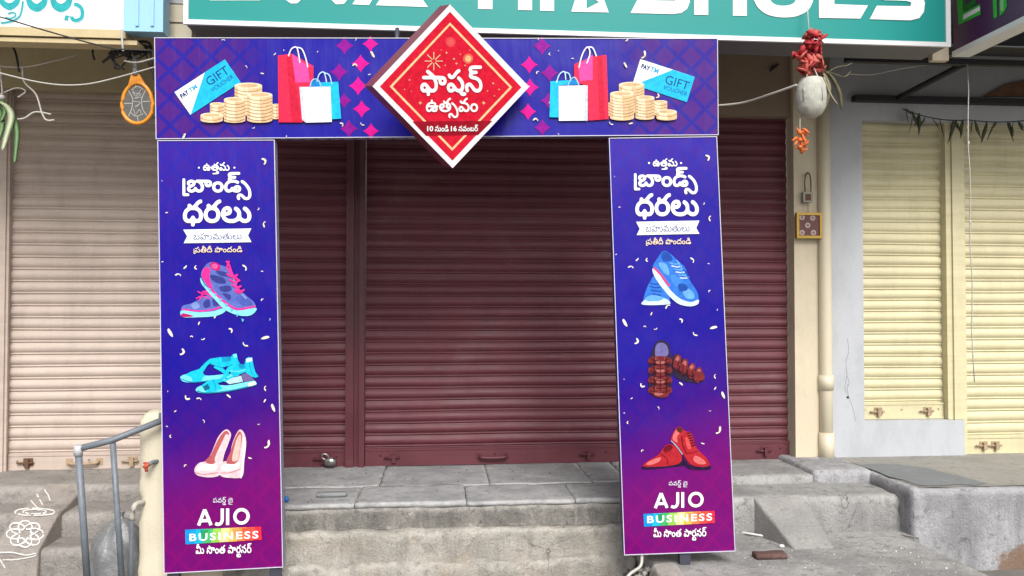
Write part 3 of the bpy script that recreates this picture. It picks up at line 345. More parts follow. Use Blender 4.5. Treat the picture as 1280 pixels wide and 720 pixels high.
'pratidi': (1518, 260, '14 0 54 1 61 5 63 12 61 19 57 22 33 25 29 27 27 30 25 151 24 157 22 161 18 163 13 164 8 163 4 161 2 157 0 151 0 21 1 11 3 6 8 1;73 39 83 39 92 41 99 44 109 51 114 53 118 52 130 44 140 40 152 39 164 39 179 43 191 52 198 62 203 75 205 89 205 104 202 116 197 129 189 141 180 151 165 163 153 169 148 168 144 166 139 158 138 152 140 148 166 126 172 118 176 108 178 94 176 80 171 71 163 66 152 65 139 70 131 78 107 105 98 112 90 115 79 117 67 117 57 113 48 106 42 98 38 88 38 75 40 64 45 54 53 46 63 41;294 39 322 39 338 40 357 46 370 52 382 61 391 72 397 86 400 101 396 160 391 175 381 190 368 202 350 212 325 219 302 221 296 225 297 232 303 236 312 236 323 229 328 227 337 230 341 235 341 242 334 252 324 258 310 261 299 260 287 257 278 251 272 244 268 232 269 212 261 198 258 186 260 174 267 158 265 155 243 148 232 140 225 132 221 125 217 108 218 95 221 81 228 70 237 60 248 52 262 45 278 41;453 39 464 39 473 41 492 51 495 52 499 51 512 43 520 40 533 39 545 40 555 45 564 51 570 60 575 71 578 94 575 116 568 134 553 156 550 176 546 188 539 198 528 207 517 213 498 219 494 224 494 228 495 231 503 235 510 234 525 226 533 227 538 231 540 238 536 245 528 253 518 257 505 259 492 257 480 252 472 244 467 235 464 218 448 204 442 192 440 180 442 164 441 159 425 139 416 119 413 105 413 88 414 75 419 62 425 53 434 45 443 41;694 39 704 39 713 41 734 53 739 52 755 42 767 39 787 39 802 45 812 52 818 61 823 72 826 85 826 96 825 112 821 128 814 146 814 150 815 152 824 154 828 154 831 151 834 128 838 119 844 112 857 105 874 104 883 106 892 109 899 115 904 122 907 132 908 142 906 151 902 160 898 166 892 171 875 178 857 180 804 180 794 182 788 185 765 203 745 216 732 222 723 221 719 218 716 212 715 208 717 202 722 198 748 181 751 176 751 172 747 169 743 168 725 177 710 180 697 178 687 175 677 167 670 156 668 142 670 131 673 128 678 125 683 124 688 126 694 132 698 148 702 152 707 153 713 153 719 151 725 146 734 135 743 132 749 132 754 135 767 150 772 152 775 151 779 148 784 142 794 121 798 102 798 86 794 75 788 69 779 65 768 66 762 69 755 74 732 101 719 112 712 115 703 117 690 118 683 116 672 109 663 99 659 86 659 72 663 59 670 48 680 42;966 39 979 39 989 40 999 44 1009 51 1017 59 1023 68 1027 78 1030 90 1030 100 1028 112 1024 124 1018 133 1009 142 1000 148 990 152 979 154 968 154 955 152 945 149 935 143 928 136 921 126 917 116 914 105 914 91 916 80 920 69 926 59 934 51 944 44 954 41;1082 39 1102 41 1123 52 1127 51 1138 44 1147 40 1157 39 1169 39 1178 42 1185 45 1192 51 1197 58 1203 72 1206 90 1206 105 1202 121 1196 135 1188 147 1178 156 1162 166 1159 171 1162 179 1174 193 1182 198 1194 204 1198 208 1200 212 1200 219 1198 223 1194 226 1189 228 1182 227 1165 219 1152 206 1131 181 1122 175 1117 175 1113 177 1105 188 1100 191 1094 192 1087 190 1083 187 1081 182 1081 169 1080 165 1063 150 1052 136 1045 121 1041 104 1041 89 1044 71 1049 59 1059 48 1070 41;1268 39 1282 39 1292 40 1303 44 1312 50 1319 57 1326 66 1330 75 1333 86 1333 99 1332 110 1328 121 1322 132 1314 141 1305 147 1294 152 1284 154 1273 154 1260 153 1249 149 1239 143 1231 135 1224 126 1220 116 1217 104 1216 92 1219 80 1223 69 1229 59 1238 51 1247 45 1258 40;1385 39 1397 39 1405 41 1427 52 1432 51 1445 43 1457 40 1472 39 1488 40 1498 43 1507 49 1513 56 1517 65 1519 74 1519 82 1517 90 1513 98 1508 104 1500 109 1493 112 1484 114 1472 113 1460 109 1452 102 1442 90 1428 93 1419 91 1414 86 1406 72 1397 66 1390 65 1384 67 1379 70 1375 76 1372 84 1372 94 1373 105 1375 114 1383 128 1396 139 1414 145 1438 147 1458 144 1478 136 1484 134 1492 137 1497 144 1497 150 1495 155 1478 165 1474 170 1475 200 1473 209 1470 218 1459 231 1452 236 1443 239 1430 241 1418 239 1407 234 1399 228 1393 215 1393 208 1394 200 1401 190 1415 178 1404 174 1394 167 1378 158 1368 151 1355 135 1347 118 1344 104 1344 90 1346 75 1350 64 1356 54 1364 46 1374 41;77 65 72 67 68 70 65 79 68 88 73 91 78 91 83 90 89 86 93 81 94 76 92 71 88 68 83 65;299 65 284 67 271 70 262 75 260 78 259 80 263 82 283 88 290 92 295 98 300 109 302 121 300 131 293 145 293 148 295 150 312 155 319 160 327 170 332 186 335 189 340 188 351 182 360 174 367 164 368 156 364 154 342 152 328 145 322 139 318 131 316 121 316 112 321 100 328 91 338 86 356 81 357 79 350 72 336 68 314 65;698 65 689 69 686 74 685 79 686 84 689 88 693 90 698 91 704 90 709 86 713 81 715 76 713 71 709 68 704 65;968 65 955 69 947 76 942 89 941 102 945 114 953 122 964 127 977 128 988 124 997 115 1002 104 1002 90 998 79 990 70 980 66;1270 65 1259 69 1250 78 1245 89 1245 104 1249 114 1257 122 1268 127 1280 128 1292 124 1300 115 1305 102 1305 90 1301 79 1293 70 1283 65;1475 65 1472 66 1469 70 1468 75 1469 81 1472 84 1476 86 1485 86 1491 80 1491 75 1490 71 1484 66;455 66 448 70 443 76 440 87 440 99 442 110 445 121 451 130 459 137 469 142 479 146 492 147 505 147 515 145 525 141 534 135 540 128 548 112 550 95 548 79 544 72 540 69 532 66 522 68 514 74 504 90 500 92 494 93 488 92 484 89 476 75 470 69 463 66;1084 66 1077 70 1072 76 1069 85 1068 98 1070 110 1073 120 1079 129 1087 136 1095 142 1105 145 1118 147 1132 147 1143 145 1153 141 1161 136 1168 130 1175 115 1179 96 1177 80 1174 74 1169 69 1160 66 1150 68 1143 74 1133 90 1129 92 1123 93 1117 92 1113 89 1105 75 1099 69 1092 66;257 107 250 109 247 112 246 116 248 121 253 125 259 128 265 128 270 126 274 120 272 114 265 109;352 109 347 111 344 116 344 120 347 125 350 128 357 129 363 127 368 124 370 119 368 112 360 108;865 129 859 135 858 145 863 152 867 153 872 153 877 150 880 146 882 141 881 136 879 132 875 129 870 128;74 149 83 148 93 149 103 153 112 159 142 193 164 207 167 215 164 224 159 227 152 227 143 225 134 221 121 210 97 181 88 175 83 175 79 177 72 188 67 192 59 192 51 189 48 185 47 180 51 168 60 156 67 151;472 172 467 178 469 185 475 190 484 192 497 192 507 189 515 183 519 176 518 173 514 172;290 177 285 182 285 186 287 190 294 194 302 193 304 188 303 181 298 177;1427 204 1423 205 1420 208 1420 211 1423 215 1428 217 1433 217 1438 215 1440 212 1441 209 1438 206 1433 204'),
'powered': (749, 309, '390 1 405 1 426 8 446 1 462 0 473 2 482 8 487 13 489 20 490 27 489 33 482 44 466 53 462 53 450 47 437 35 425 35 418 33 408 24 403 22 398 21 393 24 390 28 389 33 389 41 392 48 397 55 404 60 417 64 435 64 448 62 465 56 470 59 473 65 474 70 472 73 466 78 455 82 437 85 426 86 415 84 400 80 390 75 382 70 374 61 370 52 367 41 367 30 369 20 374 11 381 5;627 17 730 17 738 21 741 25 741 30 738 36 731 39 665 40 656 41 652 46 650 65 643 75 631 83 623 85 616 85 600 80 590 72 584 61 583 47 588 35 597 25 610 19;463 24 463 26 465 27 466 25;617 41 609 45 605 52 606 56 608 60 612 62 617 63 622 62 626 60 629 56 630 51 628 46 626 43 622 41;423 92 435 93 453 99 466 105 476 114 484 126 489 138 491 152 490 168 488 181 482 193 475 204 465 213 455 218 442 223 410 226 405 228 402 232 403 238 410 243 418 244 443 245 451 247 453 250 455 255 454 260 452 263 443 267 408 268 402 272 400 278 405 284 413 287 488 288 494 292 496 298 494 305 488 309 478 310 423 310 402 308 392 305 384 301 378 295 375 287 374 273 381 255 375 235 379 213 377 208 366 192 359 177 357 158 359 140 362 130 367 121 381 106 390 101 400 97;611 93 622 92 636 95 645 98 657 106 662 108 666 107 678 99 687 95 697 94 710 94 718 96 727 100 735 106 740 112 744 120 747 130 749 152 747 166 743 177 727 202 728 207 739 222 742 236 741 245 738 252 734 258 728 263 715 269 696 271 613 271 606 269 601 266 600 261 601 255 603 251 608 249 697 248 707 247 713 243 715 240 716 236 715 232 712 228 703 225 675 223 670 219 668 212 669 208 672 205 692 198 710 184 721 167 724 150 724 137 721 128 715 122 707 118 697 118 688 121 681 127 672 141 668 144 662 145 653 142 643 127 635 120 622 117 610 120 606 123 603 128 603 135 606 140 613 146 640 159 651 167 659 180 660 187 660 196 658 203 653 211 646 218 638 222 628 224 615 225 603 223 595 220 584 211 578 200 577 186 579 180 582 176 588 174 596 177 599 181 603 195 607 199 612 201 620 202 627 201 632 197 635 191 633 185 628 178 601 166 590 158 583 150 579 140 578 123 584 110 595 100;28 95 40 94 51 95 58 99 70 107 75 108 80 107 97 97 112 94 123 94 132 96 141 99 148 105 155 112 161 123 164 135 165 147 164 161 161 173 155 185 148 196 132 211 117 220 112 221 107 220 101 212 100 207 102 202 128 181 134 171 139 160 140 146 138 132 132 123 123 118 110 118 98 123 91 130 68 157 60 163 51 168 41 170 31 170 21 167 12 161 6 153 1 143 0 133 1 122 5 112 11 103 18 98;205 95 217 94 228 95 237 99 248 107 253 108 278 95 290 94 303 94 313 97 322 102 330 108 335 116 341 131 343 148 340 166 333 183 325 195 313 205 300 214 279 222 275 226 277 233 289 247 296 253 308 258 313 262 314 271 312 276 309 278 303 280 297 279 282 272 268 259 248 235 240 228 233 227 229 228 218 242 212 244 207 244 202 242 199 238 198 233 200 226 204 217 210 211 217 206 230 203 256 202 272 199 288 193 301 184 311 172 317 158 318 142 314 128 309 122 302 119 292 118 283 119 272 126 249 153 237 163 221 170 212 170 203 168 193 163 185 155 180 145 178 132 180 118 186 107 195 99;37 117 32 119 28 122 25 127 24 133 25 138 28 143 33 146 38 147 45 145 51 141 56 135 56 130 55 125 50 120 43 117;215 117 210 119 205 122 203 127 202 133 203 139 207 143 211 146 217 147 223 145 230 140 233 135 234 130 232 124 227 120 221 117;412 118 404 121 397 125 391 131 386 138 383 147 382 157 382 166 384 176 393 190 398 195 406 199 423 202 441 199 448 196 454 191 463 177 466 160 463 142 456 130 445 121 431 118;37 203 45 203 53 204 62 208 71 214 102 248 123 261 126 268 124 276 120 279 113 280 105 278 96 273 83 263 60 235 50 227 45 227 41 228 31 241 26 244 20 244 13 241 10 237 10 232 14 220 23 209'),
'partner': (1707, 317, '1278 1 1294 1 1314 8 1330 2 1340 0 1353 1 1363 6 1369 11 1373 17 1378 31 1378 47 1371 62 1360 74 1347 84 1338 86 1330 82 1327 76 1328 68 1332 64 1347 52 1350 46 1352 41 1352 34 1349 29 1344 26 1338 25 1332 28 1322 38 1310 42 1315 58 1316 67 1312 77 1304 85 1297 90 1292 91 1278 87 1265 82 1256 73 1250 62 1247 48 1247 34 1251 22 1257 12 1267 5;1284 25 1277 29 1276 32 1278 34 1284 36 1298 36 1298 32 1294 27 1289 25;1292 93 1297 92 1323 94 1333 96 1343 100 1353 106 1361 113 1369 122 1373 131 1377 142 1379 152 1378 169 1376 183 1372 193 1367 202 1359 211 1347 221 1345 226 1348 233 1361 248 1368 253 1380 259 1385 263 1387 268 1387 274 1384 279 1380 283 1375 284 1368 284 1360 281 1352 276 1339 266 1315 237 1308 232 1303 232 1299 233 1290 245 1284 249 1274 248 1269 244 1266 241 1265 236 1268 223 1267 218 1252 199 1242 179 1241 166 1242 146 1247 128 1258 113 1270 104;31 94 43 94 53 95 77 108 82 106 99 97 113 94 124 94 135 96 159 109 164 108 179 98 192 95 209 94 225 97 234 102 242 108 248 117 252 127 256 141 256 152 255 164 251 177 240 197 225 212 207 224 200 226 194 224 188 216 187 211 188 206 192 199 211 186 219 175 225 161 226 143 225 136 222 130 217 126 212 123 205 122 197 123 182 129 174 137 170 143 168 174 164 196 154 218 141 239 124 256 105 269 85 279 65 280 61 281 59 283 60 289 68 292 75 290 87 282 97 284 102 287 104 292 104 297 101 303 92 311 79 316 65 317 52 315 44 311 38 306 30 294 29 287 29 272 21 256 19 247 19 237 23 227 30 218 39 213 49 210 63 210 73 213 81 218 86 224 94 238 98 239 102 237 119 219 132 196 139 172 140 149 137 136 132 127 124 123 113 122 106 124 99 129 73 159 59 170 49 173 39 175 29 173 20 170 11 163 4 153 0 141 0 128 4 116 10 106 19 98;438 94 458 94 474 98 487 107 496 121 501 136 502 154 499 178 490 202 490 206 492 208 500 209 508 207 509 203 509 191 511 182 515 173 522 167 528 163 537 160 545 159 555 159 565 162 573 167 579 173 584 182 586 192 585 203 582 214 577 222 564 231 549 235 533 237 479 237 470 238 464 241 437 263 415 275 404 279 399 278 395 276 392 271 390 266 390 261 392 257 397 252 422 237 426 233 426 229 424 226 420 225 400 235 390 236 380 236 364 231 352 222 346 209 345 194 349 184 359 177 359 176 345 164 338 153 335 138 336 121 342 106 348 98 355 96 365 98 370 103 371 108 365 127 365 138 369 145 377 146 384 141 405 116 414 106 425 99;637 94 650 93 663 95 673 98 683 103 691 109 698 117 703 127 707 138 709 148 708 158 706 171 701 182 695 191 686 199 677 205 667 209 654 211 644 211 632 209 620 204 610 197 602 189 596 179 592 169 591 157 591 142 594 131 599 121 606 111 615 103 625 98;789 94 827 94 843 96 857 100 869 105 880 113 888 121 895 131 900 143 902 157 902 171 898 184 893 194 885 204 875 213 860 222 858 226 861 233 874 248 880 253 894 259 898 263 900 268 899 274 897 279 894 282 889 284 882 284 873 281 864 276 850 263 830 238 822 232 817 232 813 233 803 246 797 249 792 249 785 247 781 243 779 239 779 234 781 227 787 216 793 208 804 204 822 202 825 199 817 178 817 168 819 159 825 151 833 144 840 140 857 136 856 133 852 129 843 126 830 123 799 122 776 126 767 129 762 133 762 136 763 137 780 141 790 147 798 154 802 163 805 174 803 186 797 199 789 206 769 210 750 208 735 199 724 186 719 171 718 153 721 139 729 124 739 114 754 104 769 99;1012 94 1024 94 1034 95 1059 108 1063 107 1079 97 1092 94 1108 94 1124 99 1133 105 1141 113 1146 123 1150 136 1151 148 1151 159 1148 176 1143 194 1143 199 1147 201 1152 202 1155 201 1158 198 1160 176 1164 167 1170 160 1177 156 1185 153 1202 152 1212 154 1220 158 1227 164 1233 173 1236 181 1236 189 1234 199 1231 208 1227 215 1220 220 1212 225 1203 228 1188 229 1132 229 1124 231 1118 234 1094 256 1075 269 1058 278 1052 279 1047 277 1042 273 1039 268 1038 262 1040 257 1045 252 1068 238 1071 234 1071 232 1063 229 1017 229 1008 228 1003 225 1000 221 999 214 1000 209 1005 204 1013 202 1093 202 1103 200 1110 192 1118 173 1121 157 1121 141 1118 132 1112 125 1103 122 1092 123 1080 131 1055 158 1042 169 1033 173 1023 174 1014 174 1005 171 995 165 987 156 982 144 981 132 984 118 991 107 1000 99;1491 94 1503 93 1515 95 1525 98 1534 103 1542 110 1547 118 1552 129 1555 142 1555 154 1552 168 1547 182 1541 193 1533 202 1523 210 1510 218 1493 225 1489 229 1492 236 1502 248 1509 253 1522 259 1526 264 1528 271 1526 278 1522 283 1517 284 1504 282 1490 275 1479 264 1459 239 1450 233 1445 232 1442 233 1430 246 1423 249 1415 248 1410 245 1407 241 1406 236 1409 227 1413 218 1419 212 1427 207 1439 203 1467 202 1484 198 1499 192 1510 184 1520 171 1525 157 1524 139 1519 128 1514 124 1507 122 1499 122 1492 125 1480 134 1452 166 1442 172 1430 175 1414 174 1402 167 1392 156 1387 142 1387 129 1391 114 1397 102 1403 97 1408 96 1414 97 1419 99 1422 103 1423 109 1418 126 1417 136 1420 144 1427 146 1432 145 1437 141 1457 116 1467 106 1478 99;1620 94 1638 93 1653 95 1669 101 1681 109 1691 121 1698 133 1702 148 1702 166 1701 179 1696 193 1688 204 1678 215 1668 221 1657 226 1644 229 1623 230 1618 232 1615 234 1615 239 1622 243 1653 245 1662 248 1665 251 1667 256 1666 262 1664 266 1660 270 1654 271 1619 273 1614 276 1613 281 1617 285 1625 287 1690 287 1700 289 1706 293 1708 301 1706 308 1700 313 1690 314 1637 314 1612 312 1602 310 1593 305 1587 299 1583 292 1581 284 1581 277 1588 257 1583 237 1586 216 1573 196 1567 182 1564 164 1565 147 1572 127 1583 112 1600 100;38 122 33 124 30 127 29 137 33 144 42 146 47 145 52 141 55 136 56 132 54 127 49 123 44 122;644 122 633 126 624 134 620 147 620 161 625 172 634 179 645 183 658 182 668 177 675 168 679 157 678 143 674 133 666 126 655 122;1020 122 1015 124 1012 127 1010 136 1011 141 1014 144 1018 146 1023 147 1028 145 1033 142 1037 137 1038 132 1035 127 1032 124 1027 122;1307 122 1290 126 1284 129 1278 136 1274 142 1271 151 1270 169 1275 184 1286 196 1300 201 1318 201 1332 197 1343 186 1349 171 1349 154 1345 141 1336 129 1323 123;1630 122 1614 126 1608 129 1602 136 1598 142 1595 151 1594 169 1599 184 1610 196 1624 201 1642 201 1655 197 1667 186 1673 171 1673 154 1669 141 1660 129 1647 123;444 123 437 126 430 131 406 159 397 168 387 173 366 178 372 187 375 201 378 206 387 209 395 207 402 202 410 190 415 187 420 186 427 187 432 190 441 202 445 205 450 205 456 201 464 188 470 171 473 157 472 142 469 132 463 125 454 122;753 165 749 168 748 172 750 177 754 180 760 183 765 184 770 182 773 179 774 173 770 167 763 165;853 166 849 168 846 172 847 177 849 181 854 183 859 183 865 182 869 179 871 173 868 168 860 165;1193 178 1187 184 1186 193 1191 199 1194 201 1199 200 1203 198 1207 194 1208 189 1208 184 1203 178 1198 177;548 184 540 187 536 194 538 203 540 206 544 208 549 208 553 206 558 198 558 193 556 188 553 186;53 237 48 241 47 244 48 248 54 252 62 252 65 247 64 241 59 237'),
}
# ------------------------------------------------------------------ materials of the place
M_road = concrete('road_dust', (150, 145, 138), (110, 106, 100), (185, 180, 172), k=.6, scale=.6)
M_flag = concrete('flagstone', (166, 165, 163), (98, 98, 99), (198, 196, 193), k=.95, stain=.7, scale=2.2, drip=.4, crack=1.6, bumpy=.9)
M_mort = concrete('joint_mortar', (150, 146, 140), (100, 97, 92), (180, 176, 170), k=.4)
M_riser = concrete('stained_riser', (150, 146, 140), (74, 72, 70), (218, 214, 206), k=.98, stain=.85, scale=2.6, drip=.75, bumpy=1.0)
M_low = concrete('rough_plaster', (186, 181, 172), (126, 121, 114), (230, 226, 218), k=.98, stain=.7, scale=2.2, drip=.55, crack=1.9, bumpy=1.2, warm=(184, 168, 148))
M_stepL = concrete('old_step_concrete', (150, 145, 140), (104, 100, 97), (182, 177, 171), k=1.0, stain=.55, scale=1.8, crack=1.5, bumpy=.9)
M_ramp = concrete('ramp_cement', (150, 142, 136), (118, 112, 107), (172, 165, 158), k=.9, stain=.5, scale=1.6, bumpy=.6)
M_slab = concrete('pavement_cement', (172, 170, 168), (96, 95, 94), (208, 206, 203), k=.95, stain=.75, scale=1.9, crack=1.3, bumpy=.9)
M_ledge = concrete('whitewashed_cement', (186, 186, 189), (104, 104, 106), (210, 210, 213), k=.76, stain=.7, scale=2.2, drip=.5, crack=1.2, bumpy=.7, spots=(((.0, -.44, .02), .13, (140, 112, 92)), ((.30, -.44, .06), .2, (150, 122, 98)), ((.16, -.44, .40), .08, (112, 96, 86))))
M_ltop = concrete('ledge_top', (168, 165, 158), (128, 125, 120), (192, 189, 183), k=.75, stain=.6, scale=1.8, crack=1.0)
M_patch = concrete('cement_patch', (140, 144, 146), (116, 120, 122), (162, 164, 164), k=.75, stain=.5, scale=1.8)
M_sramp = concrete('smooth_ramp', (160, 158, 155), (104, 102, 100), (192, 190, 187), k=.95, stain=.7, scale=2.2, bumpy=.7)
M_brick = paint('bared_brick', (150, 112, 88), .9, .7, .25, 12, bumpy=.5, spec=.2)
M_maroon = paint('maroon_enamel', (116, 53, 65), .55, .70, .10, 3, streak=.25, dirt=(150, 125, 120), dirt_amt=.35, grime=.55, bands=.5)
M_maroonp = paint('maroon_post', (104, 46, 57), .45, .70, .12, 4, streak=.2, dirt=(150, 125, 120), dirt_amt=.35, grime=.4)
M_pink = paint('faded_cream_shutter', (221, 202, 189), .5, .68, .05, 3, streak=.16, dirt=(150, 125, 105), dirt_amt=.3, grime=.45, bands=.32)
M_cream = paint('yellow_cream_shutter', (236, 226, 184), .5, .69, .05, 3, streak=.18, dirt=(150, 132, 95), dirt_amt=.3, grime=.38, bands=.3)
M_creamp = paint('cream_wall_paint', (236, 222, 194), .7, .7, .05, 3, streak=.12, dirt=(150, 130, 105), dirt_amt=.35, grime=.3)
M_beige = paint('beige_lintel', (196, 172, 146), .8, .5, .08, 2.5, streak=.2, dirt=(110, 95, 80), dirt_amt=.3)
M_olive = paint('olive_lintel', (196, 184, 150), .85, .9, .08, 2.5, streak=.2, dirt=(90, 84, 66), dirt_amt=.3)
M_grey = paint('bluish_grey_wall', (203, 206, 211), .75, .72, .04, 2.0, streak=.10, dirt=(120, 122, 128), dirt_amt=.4, grime=.42)
M_pvc = paint('cream_pipe', (240, 228, 200), .4, .7, .04, 4, streak=.1)
M_dark = paint('blackened_iron', (48, 46, 50), .7, .8, .2, 8)
M_worn = paint('chipped_cream_iron', (190, 166, 136), .7, .7, .25, 25, dirt=(120, 84, 58), dirt_amt=.8)
M_rust = paint('rusty_iron', (120, 88, 66), .75, .7, .3, 20, bumpy=.4)
M_steel = flat('worn_steel', (170, 168, 165), .32, .8, .9)
M_grpipe = paint('grey_painted_pipe', (134, 142, 152), .45, .62, .18, 14, streak=.3, dirt=(190, 190, 190), dirt_amt=.4, bumpy=.3)
M_wash = paint('cream_washed_post', (240, 230, 205), .85, .68, .05, 4, streak=.12, dirt=(130, 118, 95), dirt_amt=.5, bumpy=.4)
M_alu = flat('white_aluminium', (236, 238, 240), .35, .8)
M_sash = flat('grey_sheet', (128, 128, 134), .6, .6)
M_cable = flat('black_cable', (24, 24, 26), .5)
M_cablew = flat('white_cable', (205, 200, 192), .5, .75)

D, ZP, ZG = 5.48, .42, -.05
X = lambda px, y=D, py=400: P(px, py, y=y).x
# ------------------------------------------------------------------ ground and pavement
g = MB(); n = 40
g.poly([(-400, -400, ZG), (400, -400, ZG), (400, 400, ZG), (-400, 400, ZG)], M_road)
tag(g.build('ground'), kind='structure')

ZS = .155
pv = MB()
eA, eB = P(1123, 667, z=ZS), P(1237, 720, z=ZS); dd = (eB - eA).normalized(); eC = eB + dd * 1.6
xl = P(832, 720, z=ZS).x
top = [(xl - .06, 4.75), (2.76, 4.75), (2.76, 4.45), (eA.x, eA.y), (eB.x, eB.y), (eC.x, eC.y), (xl + .12, eC.y), (xl + .03, 3.7), (xl - .02, 4.2)]
b0 = [(x * 1.0 + (.03 if i in (4, 5) else 0), y, ZG - .1) for i, (x, y) in enumerate(top)]
cx, cy = sum(p[0] for p in top) / len(top), sum(p[1] for p in top) / len(top)
mid = [(x, y, ZS - .012) for x, y in top]; tp = [(cx + (x - cx) * .994, cy + (y - cy) * .994, ZS) for x, y in top]
pv.hexa(b0, mid, M_slab); pv.hexa([(x, y, z + .0005) for x, y, z in mid], tp, M_slab)
tag(pv.build('pavement'), kind='structure')

# ------------------------------------------------------------------ steps, ramps and ledge
fs = thing('stone_platform', 'grey flagstone platform with a stained riser in front of the maroon shutters', 'platform', (0, 4.9, ZG))
xq0 = P(172, 600, y=4.30).x
XPL, XPR = xq0 + .15, xl + .02
b = MB(); b.box(XPL, XPR + .02, 4.50, 5.62, ZG, ZP - .031, M_mort); b.build('core', fs)
b = MB(); b.rough(XPL, XPR + .12, 4.446, 4.62, .26, ZP - .029, M_riser, .025, .007, .010); b.build('riser', fs)
b = MB(); b.rough(XPL - .05, XPR, 4.395, 4.58, ZG - .05, .277, M_low, .025, .018, .013, fr=9); b.build('plinth', fs)
b = MB(); b.rough(XPL - .05, XPR - .06, 4.345, 4.50, ZG - .08, .115, M_low, .028, .03, .022, fr=6); b.build('lower_course', fs)
yj = P(600, 605, z=ZP).y
j1 = [XPL] + [P(p, 595, z=ZP).x for p in (478, 610, 735)] + [XPR + .02]
j2 = [XPL] + [P(p, 618, z=ZP).x for p in (448, 582, 716)] + [XPR + .02]
fm = []
for k, (js, ya, yb_) in enumerate(((j1, yj, 5.60), (j2, 4.449, yj))):
    for i, (a, c) in enumerate(zip(js, js[1:])):
        g0 = 150 + 5 * ((i * 3 + k) % 3); m = concrete('flagstone_tone', (g0, g0, g0 + 1), (104, 104, 106), (186, 185, 182), k=.98, stain=.75, scale=2.4, off=(i * 3.1, k * 2.7, 0), bumpy=.35)
        f = MB(); f.rough(a + .001, c - .001, ya + .001, yb_ - .001, ZP - .03, ZP - .003 * ((i * 2 + k) % 3), m, .03, .004, .0035); f.build('flagstone', fs)

rs = thing('cement_steps', 'low grey cement steps between the right banner and the raised ledge', 'steps', (2.0, 4.8, ZG))
z2 = P(960, 605, y=4.94).z; y2 = P(960, 622, z=z2).y
b = MB(); b.rough(XPR + .03, 2.74, 4.94, 5.60, ZS - .1, ZP, M_flag, .05, .02, .005); b.build('step', rs)
b = MB(); b.rough(XPR + .025, 2.74, y2, 5.0, ZS - .1, z2, M_flag, .045, .018, .006); b.build('step', rs)
b = MB()
xa, xb = P(950, 627, z=z2).x, P(1017, 627, z=z2).x; xc, xd = P(993, 687, z=ZS).x, P(1046, 687, z=ZS).x; yf = P(993, 687, z=ZS).y
b.hexa([(xa, y2 + .0, ZS - .03), (xb, y2 + .0, ZS - .03), (xd, yf, ZS - .03), (xc, yf, ZS - .03)],
       [(xa, y2 + .01, z2 + .004), (xb, y2 + .01, z2 + .004), (xd, yf, ZS + .006), (xc, yf, ZS + .006)], M_sramp)
wr_ = one(b, 'wheel_ramp', 'small sloping cement wheel ramp laid against the right steps', 'ramp', (xa, y2, ZS))
bv = wr_.modifiers.new('bevel', 'BEVEL'); bv.width = .012; bv.segments = 2

ld = thing('raised_ledge', 'raised whitewashed cement ledge in front of the yellow cream shutters', 'ledge', (3.4, 4.9, ZG))
ZL = .428
b = MB(); b.rough(2.735, 6.5, 4.46, 5.60, ZG - .1, ZL, M_ledge, .04, .010, .006); b.build('block', ld)
b = MB(); b.poly([(2.80, 4.50, ZL + .004), (6.4, 4.49, ZL + .004), (6.4, 5.5, ZL + .004), (2.78, 5.5, ZL + .004)], M_ltop); b.build('top_screed', ld)
zsb = P(1040, 588, y=4.93).z
b = MB(); b.rough(P(1017, 590, y=4.93).x, 2.75, 4.925, 5.60, .2, zsb, M_ledge, .035, .012, .006); b.build('side_block', ld)
b = MB(); q = [P(*c, z=ZL + .008) for c in ((1073, 581), (1090, 579.5), (1120, 580), (1143, 583), (1160, 585), (1185, 592), (1208, 597), (1233, 604), (1218, 606.5), (1195, 605.5), (1172, 607), (1150, 607), (1130, 600), (1112, 596), (1096, 589))]
b.poly(q, M_patch); b.build('cement_patch', ld)

# left steps and kolam ramp
ls = thing('concrete_steps', 'worn concrete steps below the pale cream shutter on the left', 'steps', (-2.6, 4.8, ZG))
ya, za = 4.968, .433
yb_, zb = 4.684, .339
zc = .211; yc = P(60, 687, z=zc).y
for (y0, y1, z1) in ((ya, 5.60, za), (yb_, ya + .03, zb), (yc, yb_ + .03, zc)):
    b = MB(); b.rough(-4.2, xq0 + .12, y0, y1, ZG - .05, z1, M_stepL, .045, .022, .008); b.build('step', ls)
kr = thing('cement_ramp', 'sloping cement bike ramp with white chalk kolam drawings', 'ramp', (-2.8, 4.7, ZG))
XR = P(98, 611, z=za).x; XL_ = P(47, 611, z=za).x
r1 = P(73, 643, x=XR); r2 = P(48, 688, x=XR)
prof = [(ya + .06, za + .006), (r1.y, r1.z), (r2.y, r2.z), (r2.y - .03, ZG), (ya + .06, ZG)]
b = MB(); b.hexa([(XL_, y, z) for y, z in prof], [(XR, y, z) for y, z in prof], M_ramp)
rampo = b.build('slope', kr)
bv = rampo.modifiers.new('bevel', 'BEVEL'); bv.width = .012; bv.segments = 2
def slope_art(p, q):
    d = Vector((0, p[0] - q[0], p[1] - q[1])); nrm = Vector((0, -d.z, d.y))
    if nrm.z < 0: nrm = -nrm
    return Art((0, p[0], p[1]), nrm).use(0, 560, 4.5).start(.001)
def chalk(a, pts, w, sm=3):              # hand drawn: wavering width and small breaks
    pts = [tuple(p) for p in curve_pts(pts, sm)] if sm and len(pts) > 2 else pts
    k = 0
    while k < len(pts) - 1:
        n = random.randint(2, 6); seg = pts[k:k + n + 1]
        seg = [(x + random.uniform(-1.6, 1.6), y + random.uniform(-1.6, 1.6)) for x, y in seg]
        a.line(seg, w * random.uniform(.95, 1.5), CH, 0); k += n + (1 if random.random() < .18 else 0)
CH = (230, 228, 224)
a = slope_art(prof[0], prof[1])
for l in (([250, 232], [270, 265], [282, 296]), ([208, 260], [222, 290], [240, 320]), ([175, 295], [190, 315], [212, 338])): chalk(a, l, 6)
